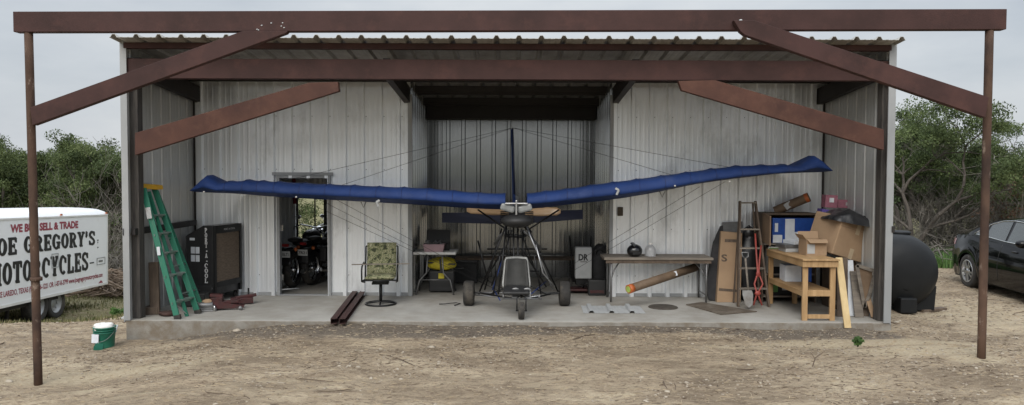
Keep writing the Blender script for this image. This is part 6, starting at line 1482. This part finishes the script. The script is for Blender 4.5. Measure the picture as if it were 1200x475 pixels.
for px in (15, 28):
    mb = MB(); x_ = xat(px); mb.beam((x_, -out * .3, -.02), (x_ + .1, -out * .3, -.52), .05, .05, (1, 0, 0)); mb.build('landing_leg', 'dark_steel', tr)
# ------------------------------------------------------------------ vegetation
def tubes_np(segs, sides=4):
    """segs: list of (p0, p1, r0, r1) as tapered prisms"""
    P0 = np.array([s[0] for s in segs]); P1 = np.array([s[1] for s in segs]); R0 = np.array([s[2] for s in segs]); R1 = np.array([s[3] for s in segs])
    d = P1 - P0; d /= np.linalg.norm(d, axis=1, keepdims=True) + 1e-9
    ref = np.where(np.abs(d[:, 2:3]) > .9, np.array([[1.0, 0, 0]]), np.array([[0, 0, 1.0]])); a = np.cross(d, ref); a /= np.linalg.norm(a, axis=1, keepdims=True); b = np.cross(d, a)
    V = []
    for P, Rr in ((P0, R0), (P1, R1)):
        for k in range(sides):
            t = 2 * math.pi * k / sides; V.append(P + (a * math.cos(t) + b * math.sin(t)) * Rr[:, None])
    V = np.stack(V, 1).reshape(-1, 3); fq = np.array([(k, (k + 1) % sides, sides + (k + 1) % sides, sides + k) for k in range(sides)])
    return V, (fq[None] + 2 * sides * np.arange(len(segs))[:, None, None]).reshape(-1, 4)
def grow(rd, p, d, L, r, depth, segs, tips, spread=.55, wig=.22, up=.15, nseg=4, kids=(2, 4), shrink=.68):
    p = np.array(p, float); d = np.array(d, float); pts = [p]
    for i in range(nseg):
        d = d + rd.normal(0, wig, 3) + np.array([0, 0, up]); d /= np.linalg.norm(d); q = p + d * L / nseg
        segs.append((p, q, r * (1 - .55 * i / nseg), r * (1 - .55 * (i + 1) / nseg))); p = q; pts.append(p)
    if depth == 0: tips.append((p, d)); tips.append((pts[-2], d)); return
    for k in range(rd.integers(kids[0], kids[1] + 1)):
        at = pts[rd.integers(max(1, nseg // 2), nseg + 1)]; a = rd.normal(0, 1, 3); a -= d * a.dot(d); a /= np.linalg.norm(a) + 1e-9
        nd = d * math.cos(spread) + a * math.sin(spread) * rd.uniform(.7, 1.3); nd /= np.linalg.norm(nd)
        grow(rd, at, nd, L * shrink * rd.uniform(.75, 1.2), r * .50, depth - 1, segs, tips, spread, wig, up, nseg, kids, shrink)
def leafmesh(rd, centers, per, rad, size, matn, name):
    C = []; T = []
    for c, rr in centers:
        n = int(per * rd.uniform(.6, 1.3)); v = rd.normal(0, 1, (n, 3)); v /= np.linalg.norm(v, axis=1, keepdims=True); v *= (rd.random((n, 1)) ** .45) * np.array([rr, rr, rr * .72])
        C.append(c + v); tone = rd.uniform(.15, .8); T.append(np.clip(tone + rd.normal(0, .13, n), 0, 1))
    C = np.concatenate(C); T = np.concatenate(T); n = len(C)
    d = rd.normal(0, 1, (n, 3)) + np.array([0, 0, .8]); d /= np.linalg.norm(d, axis=1, keepdims=True); s_ = np.cross(d, rd.normal(0, 1, (n, 3))); s_ /= np.linalg.norm(s_, axis=1, keepdims=True) + 1e-9
    L = size * rd.uniform(.6, 1.4, (n, 1)); w_ = L * .24
    V = np.stack([C - d * L * .5, C + s_ * w_, C + d * L * .5, C - s_ * w_], 1).reshape(-1, 3); Fc = np.arange(4 * n).reshape(n, 4)
    me = np_mesh(name, V, Fc, matn); at = me.attributes.new('tone', 'FLOAT', 'FACE'); at.data.foreach_set('value', T.astype(np.float32)); return me
def juniper(seed, h, w_, open_=False, matn='juniper', per=75):
    rd = np.random.default_rng(seed); segs = []; tips = []
    for k in range(rd.integers(3, 5)):
        a = rd.uniform(0, 6.28); t = rd.uniform(.15, .5) * (w_ / h * 1.6)
        grow(rd, (rd.normal(0, .10), rd.normal(0, .10), -.1), (math.cos(a) * t, math.sin(a) * t, 1), h * .50, .075 * h / 4, 3 if open_ else 3, segs, tips, .60, .16 if not open_ else .2, .10, 4, (2, 4), .62)
    tp = np.array([t[0] for t in tips]); zmax = tp[:, 2].max(); sc = h * .93 / zmax
    S_ = np.array([sc * w_ / h * 1.9 * .55 + 0, sc * w_ / h * 1.9 * .55, sc]); rx = np.percentile(np.hypot(tp[:, 0], tp[:, 1]), 92); S_[:2] = (w_ / 2 * .86) / rx
    segs = [(p0 * S_, p1 * S_, r0, r1) for p0, p1, r0, r1 in segs]; tp = tp * S_
    keep = tp[:, 2] > (h * .42 if open_ else h * .16); tp2 = tp[keep]
    if open_: tp2 = tp2[rd.random(len(tp2)) < .85]
    cent = [(p + rd.normal(0, .05, 3), rd.uniform(.20, .40) * (h / 4.5)) for p in tp2]
    if open_:
        for k in range(34):
            a = rd.uniform(0, 6.28); q = rd.uniform(.3, 1) ** .6; z = rd.uniform(.34, .95); rr = w_ / 2 * math.sin(math.pi * min(1, .15 + z * .8)) ** .8 * q
            cent.append((np.array([math.cos(a) * rr, math.sin(a) * rr, z * h]), rd.uniform(.22, .42)))
    if not open_:      # low skirt and inner clumps
        for k in range(60):
            a = rd.uniform(0, 6.28); q = rd.uniform(.35, 1) ** .6; z = rd.uniform(.10, .85); rr = w_ / 2 * math.sin(math.pi * min(1, .22 + z * .75)) ** .8 * q
            cent.append((np.array([math.cos(a) * rr, math.sin(a) * rr, z * h]), rd.uniform(.25, .45) * (h / 4.5)))
    if open_:          # bare dead twigs inside
        extra = []; dummy = []
        for k in range(46):
            p0 = segs[rd.integers(0, len(segs))][1]; a = rd.uniform(0, 6.28)
            if p0[2] < h * .8: grow(rd, p0, (math.cos(a), math.sin(a), rd.uniform(-.2, .7)), rd.uniform(.4, 1.0), .010, 2, extra, dummy, .6, .2, .02, 3, (2, 3), .65)
        dead = extra
    else: dead = []
    V, Fc = tubes_np(segs, 5); tm_ = np_mesh('trunk', V, Fc, 'bark', True)
    dm_ = None
    if dead: V, Fc = tubes_np(dead, 3); dm_ = np_mesh('dead_twigs', V, Fc, 'grey_twig')
    return tm_, leafmesh(rd, cent, per, .3, .075 if not open_ else .065, matn, 'crown'), dm_
def bare_shrub(seed, h, w_, matn='grey_twig', n=9):
    rd = np.random.default_rng(seed); segs = []; tips = []
    for k in range(n):
        a = rd.uniform(0, 6.28); t = rd.uniform(.2, 1.1); grow(rd, (rd.normal(0, .15), rd.normal(0, .15), -.05), (math.cos(a) * t, math.sin(a) * t, 1), h * .55, .020, 3, segs, tips, .5, .22, .03, 3, (2, 4), .68)
    V, Fc = tubes_np([(a, b, max(c, .004), max(d, .0028)) for a, b, c, d in segs], 3); return np_mesh('branches', V, Fc, matn)
def place(meshes, name, label, cat, x, y, rz, s, group, zoff=-.05):
    t = thing(name, label, cat, (x, y, g1(x, y) + zoff), rz, group); t.scale = (s, s, s * random.uniform(.92, 1.08))
    for nm, me in meshes:
        if me is None: continue
        o = bpy.data.objects.new(nm, me); COL.objects.link(o); o.parent = t
    return t
DEN = [juniper(100 + i, 5.0, 4.2 + .4 * i, False, 'juniper', 210) for i in range(4)]
OPN = [juniper(200 + i, 4.8, 5.2, True, 'juniper_olive', 230) for i in range(3)]
SHR = [bare_shrub(300 + i, 2.0 + .3 * i, 2) for i in range(3)]
rd = np.random.default_rng(5)
def jun(v, x, y, s, label, group=None, open_=False):
    tr_, cr_, dd_ = (OPN if open_ else DEN)[v % (3 if open_ else 4)]
    return place([('trunk', tr_), ('crown', cr_), ('dead_twigs', dd_)], 'juniper_tree', label, 'tree', x, y, rd.uniform(0, 6.28), s, group)
def top_scale(px, ytop, D, h=5.0, k=1.0):
    p = W(px, ytop, D); return p.x, (p.z - g1(p.x, D)) / h * k
# left row, front trees placed by the skyline of the photograph
for i, (px, yt, D) in enumerate(((-75, 150, 25), (-30, 152, 27), (12, 158, 25.5), (38, 166, 30), (72, 168, 26.5), (103, 165, 28), (128, 158, 26), (150, 158, 24.5), (185, 165, 25))):
    x_, s_ = top_scale(px, yt, D); jun(i, x_, D, s_, 'dense dark green juniper in the row behind the white trailer', 'junipers behind the trailer')
for i in range(16):
    px = -160 + i * 24; D = rd.uniform(31, 42); x_, s_ = top_scale(px, rd.uniform(166, 178), D); jun(i + 1, x_, D, s_, 'juniper farther back, filling gaps of the left treeline', 'far junipers on the left')
# right, open multi-trunk trees first
for i, (px, yt, D, lab) in enumerate(((1074, 92, 19.5, 'tall open juniper with many bare stems right beside the shed wall'), (1126, 104, 20.5, 'tall open juniper with bare twigs behind the right post'), (1176, 126, 21.0, 'open juniper with leafy head at the right edge above the car'), (1098, 128, 22.5, 'open juniper standing behind and between the two tall ones'), (1052, 135, 21.5, 'open juniper half hidden behind the right shed wall'), (1232, 160, 20.5, 'open juniper just past the right edge behind the car'))):
    x_, s_ = top_scale(px, yt, D, 4.8); jun(i, x_, D, s_, lab, None, True)
for i, (px, yt, D) in enumerate(((1058, 195, 24), (1092, 190, 27), (1122, 205, 25), (1150, 200, 28), (1180, 198, 25), (1215, 205, 24), (1250, 190, 27), (1290, 185, 26))):
    x_, s_ = top_scale(px, yt, D); jun(i + 2, x_, D, s_, 'low dense juniper in the thicket behind the open trees', 'junipers of the right thicket')
for i in range(14):
    px = 1000 + i * 28; D = rd.uniform(31, 45); x_, s_ = top_scale(px, rd.uniform(185, 198), D); jun(i, x_, D, s_, 'juniper farther back, filling gaps of the right treeline', 'far junipers on the right')
# behind the shed, seen through the side room window
for i, (x_, y_) in enumerate(((-6.6, 20.5), (-4.6, 21.5), (-2, 23), (1.5, 24), (5, 23))): jun(i, x_, y_, .62, 'juniper standing behind the shed, glimpsed through the room window', 'junipers behind the shed')
# bare brush
def shrub(v, px, D, s, label, group, name='bare_shrub'):
    x_ = W(px, 300, D).x; return place([('branches', SHR[v % 3])], name, label, 'shrub', x_, D, rd.uniform(0, 6.28), s, group)
for i, (px, D, s) in enumerate(((96, 21.5, .9), (110, 20.8, 1.1), (122, 22.3, 1.3), (132, 21.5, 1.0), (140, 23.2, 1.4), (150, 21.0, 1.1), (60, 23, 1.0), (35, 23, 1.0), (80, 23.5, 1.2), (8, 23.5, 1.1), (-20, 23, 1.1))): shrub(i, px, D, s, 'leafless grey shrub under the junipers left of the shed', 'bare shrubs left of the shed')
for i in range(15): shrub(i, 1042 + i * 12.5 + rd.uniform(-5, 5), rd.uniform(19.2, 22.5), rd.uniform(.6, 1.05), 'leafless grey shrub in the brush right of the shed', 'bare shrubs right of the shed')
for i, (px, D, s) in enumerate(((1185, 20.2, .8), (1210, 19.6, .9))):
    x_ = W(px, 300, D).x; rd2 = np.random.default_rng(50 + i); me_ = leafmesh(rd2, [(np.array([rd2.normal(0, .6), rd2.normal(0, .6), rd2.uniform(.6, 2.2)]), .35) for _ in range(40)], 26, .3, .09, 'oak_rust', 'foliage')
    place([('branches', SHR[i]), ('foliage', me_)], 'rusty_shrub', ('reddish brown leafed shrub behind the car roof' if i == 0 else 'reddish brown leafed shrub farther right behind the car'), 'shrub', x_, D, i, s * 1.1, None)
# brush pile by the shed's left corner
segs = []
for i in range(420):
    c = np.array([-10.9 + rd.normal(0, .8), 20.2 + rd.normal(0, .5), 0]); zt = .75 * math.exp(-((c[0] + 10.9) / 1.1) ** 2); c[2] = g1(c[0], c[1]) + rd.uniform(0, 1) * zt + .04; a = rd.uniform(0, 6.28); L = rd.uniform(.3, 1.1); d = np.array([math.cos(a), math.sin(a) * .6, rd.normal(0, .25)]) * L / 2; r_ = rd.uniform(.008, .035); segs.append((c - d, c + d, r_, r_ * .6))
V, Fc = tubes_np(segs, 5); me = np_mesh('brush_pile', V - np.array([-10.9, 20.2, -1.2]), Fc, 'dead_wood', True); o = bpy.data.objects.new('brush_pile', me); COL.objects.link(o); o.location = (-10.9, 20.2, -1.2); tag(o, 'heap of cut brown branches between the trailer and the shed', 'brush pile')
# litter of cut branches right under the trees
segs = []
for i in range(260):
    c = np.array([rd.uniform(9.0, 14.5), rd.uniform(17.5, 20), 0]); c[2] = g1(c[0], c[1]) + rd.uniform(.02, .35); a = rd.uniform(0, 6.28); L = rd.uniform(.3, 1.3); d = np.array([math.cos(a), math.sin(a) * .6, rd.normal(0, .3)]) * L / 2; r_ = rd.uniform(.006, .02); segs.append((c - d, c + d, r_, r_ * .6))
V, Fc = tubes_np(segs, 4); me = np_mesh('fallen_branches', V, Fc, 'grey_twig'); o = bpy.data.objects.new('fallen_branches', me); COL.objects.link(o); tag(o, 'tangle of fallen grey branches under the right trees', 'fallen branches', kind='stuff')
# small weeds
def weed(x, y, h, label, n=26):
    rd3 = np.random.default_rng(int(abs(x * 100))); t = thing('weed_plant', label, 'plant', (x, y, g1(x, y)))
    segs = []; cs = []
    for k in range(7):
        a = rd3.uniform(0, 6.28); p1 = np.array([math.cos(a) * h * .35, math.sin(a) * h * .35, h * rd3.uniform(.6, 1)]); segs.append((np.zeros(3), p1 * .5 + [0, 0, h * .08], .004, .003)); segs.append((p1 * .5 + [0, 0, h * .08], p1, .003, .002)); cs += [(p1, h * .22), (p1 * .6, h * .2)]
    V, Fc = tubes_np(segs, 4); o = bpy.data.objects.new('stems', np_mesh('stems', V, Fc, 'weed')); COL.objects.link(o); o.parent = t
    o = bpy.data.objects.new('leaves', leafmesh(rd3, cs, n, h * .2, h * .28, 'weed', 'leaves')); COL.objects.link(o); o.parent = t
q = W(1005, 412, 9.2); weed(q.x, 9.2, .13, 'small green weed alone in the dirt before the right corner')
q = W(139, 352, 14.6); weed(q.x, 14.6, .26, 'small green sapling in the grass left of the shed', 30)
q = W(952, 438, 8.2); segs = [((0, 0, 0), (.03, 0, .10), .006, .005), ((.03, 0, .10), (.14, .02, .17), .005, .003), ((.03, 0, .08), (-.02, 0, .16), .004, .002)]
V, Fc = tubes_np([(np.array(a), np.array(b), c, d) for a, b, c, d in segs], 5); o = bpy.data.objects.new('upright_twig', np_mesh('upright_twig', V, Fc, 'twig')); COL.objects.link(o); o.location = (q.x, 8.2, g1(q.x, 8.2)); tag(o, 'forked dry twig sticking up out of the dirt in front', 'twig')
# larger loose stones
for i, (px, py, D, r_, lab) in enumerate(((505, 410, 9.2, .055, 'fist sized pale stone in the dirt before the channels'), (11, 446, 8.4, .05, 'pale stone in the dirt left of the left post'), (278, 393, 10.2, .07, 'flat pale stone on the dirt heap by the slab'), (470, 447, 7.8, .03, 'small pale stone in the front middle dirt'), (556, 405, 9.6, .035, 'pale stone near the nose wheel in the dirt'))):
    x_ = W(px, py, D).x; z_ = g1(x_, D); mb = MB((x_, D, z_)); mb.ell((x_, D, z_ + r_ * .1), (r_ * .85, r_ * .65, r_ * .42), 8, 5, .3, i + 40); tag(mb.build('loose_stone', 'stone'), lab, 'stone')
# woods behind the photographer, mirrored in the alcove's shiny sheet
pts_ = []
rdw = np.random.default_rng(77)
for i in range(170):
    x_ = -34 + 68 * i / 170 + rdw.normal(0, .6); y_ = -48 + rdw.normal(0, 3); hh = rdw.uniform(3.0, 5.2)
    for k in range(9): pts_.append((np.array([x_ + rdw.normal(0, 1.0), y_ + rdw.normal(0, 1), hh * rdw.uniform(.1, 1) * (1 - .08 * k)]), rdw.uniform(.7, 1.1)))
me = leafmesh(rdw, pts_, 60, 1, .42, 'juniper', 'treeline'); o = bpy.data.objects.new('treeline', me); COL.objects.link(o); tag(o, 'juniper woods across the yard behind the photographer', 'woods', kind='stuff')
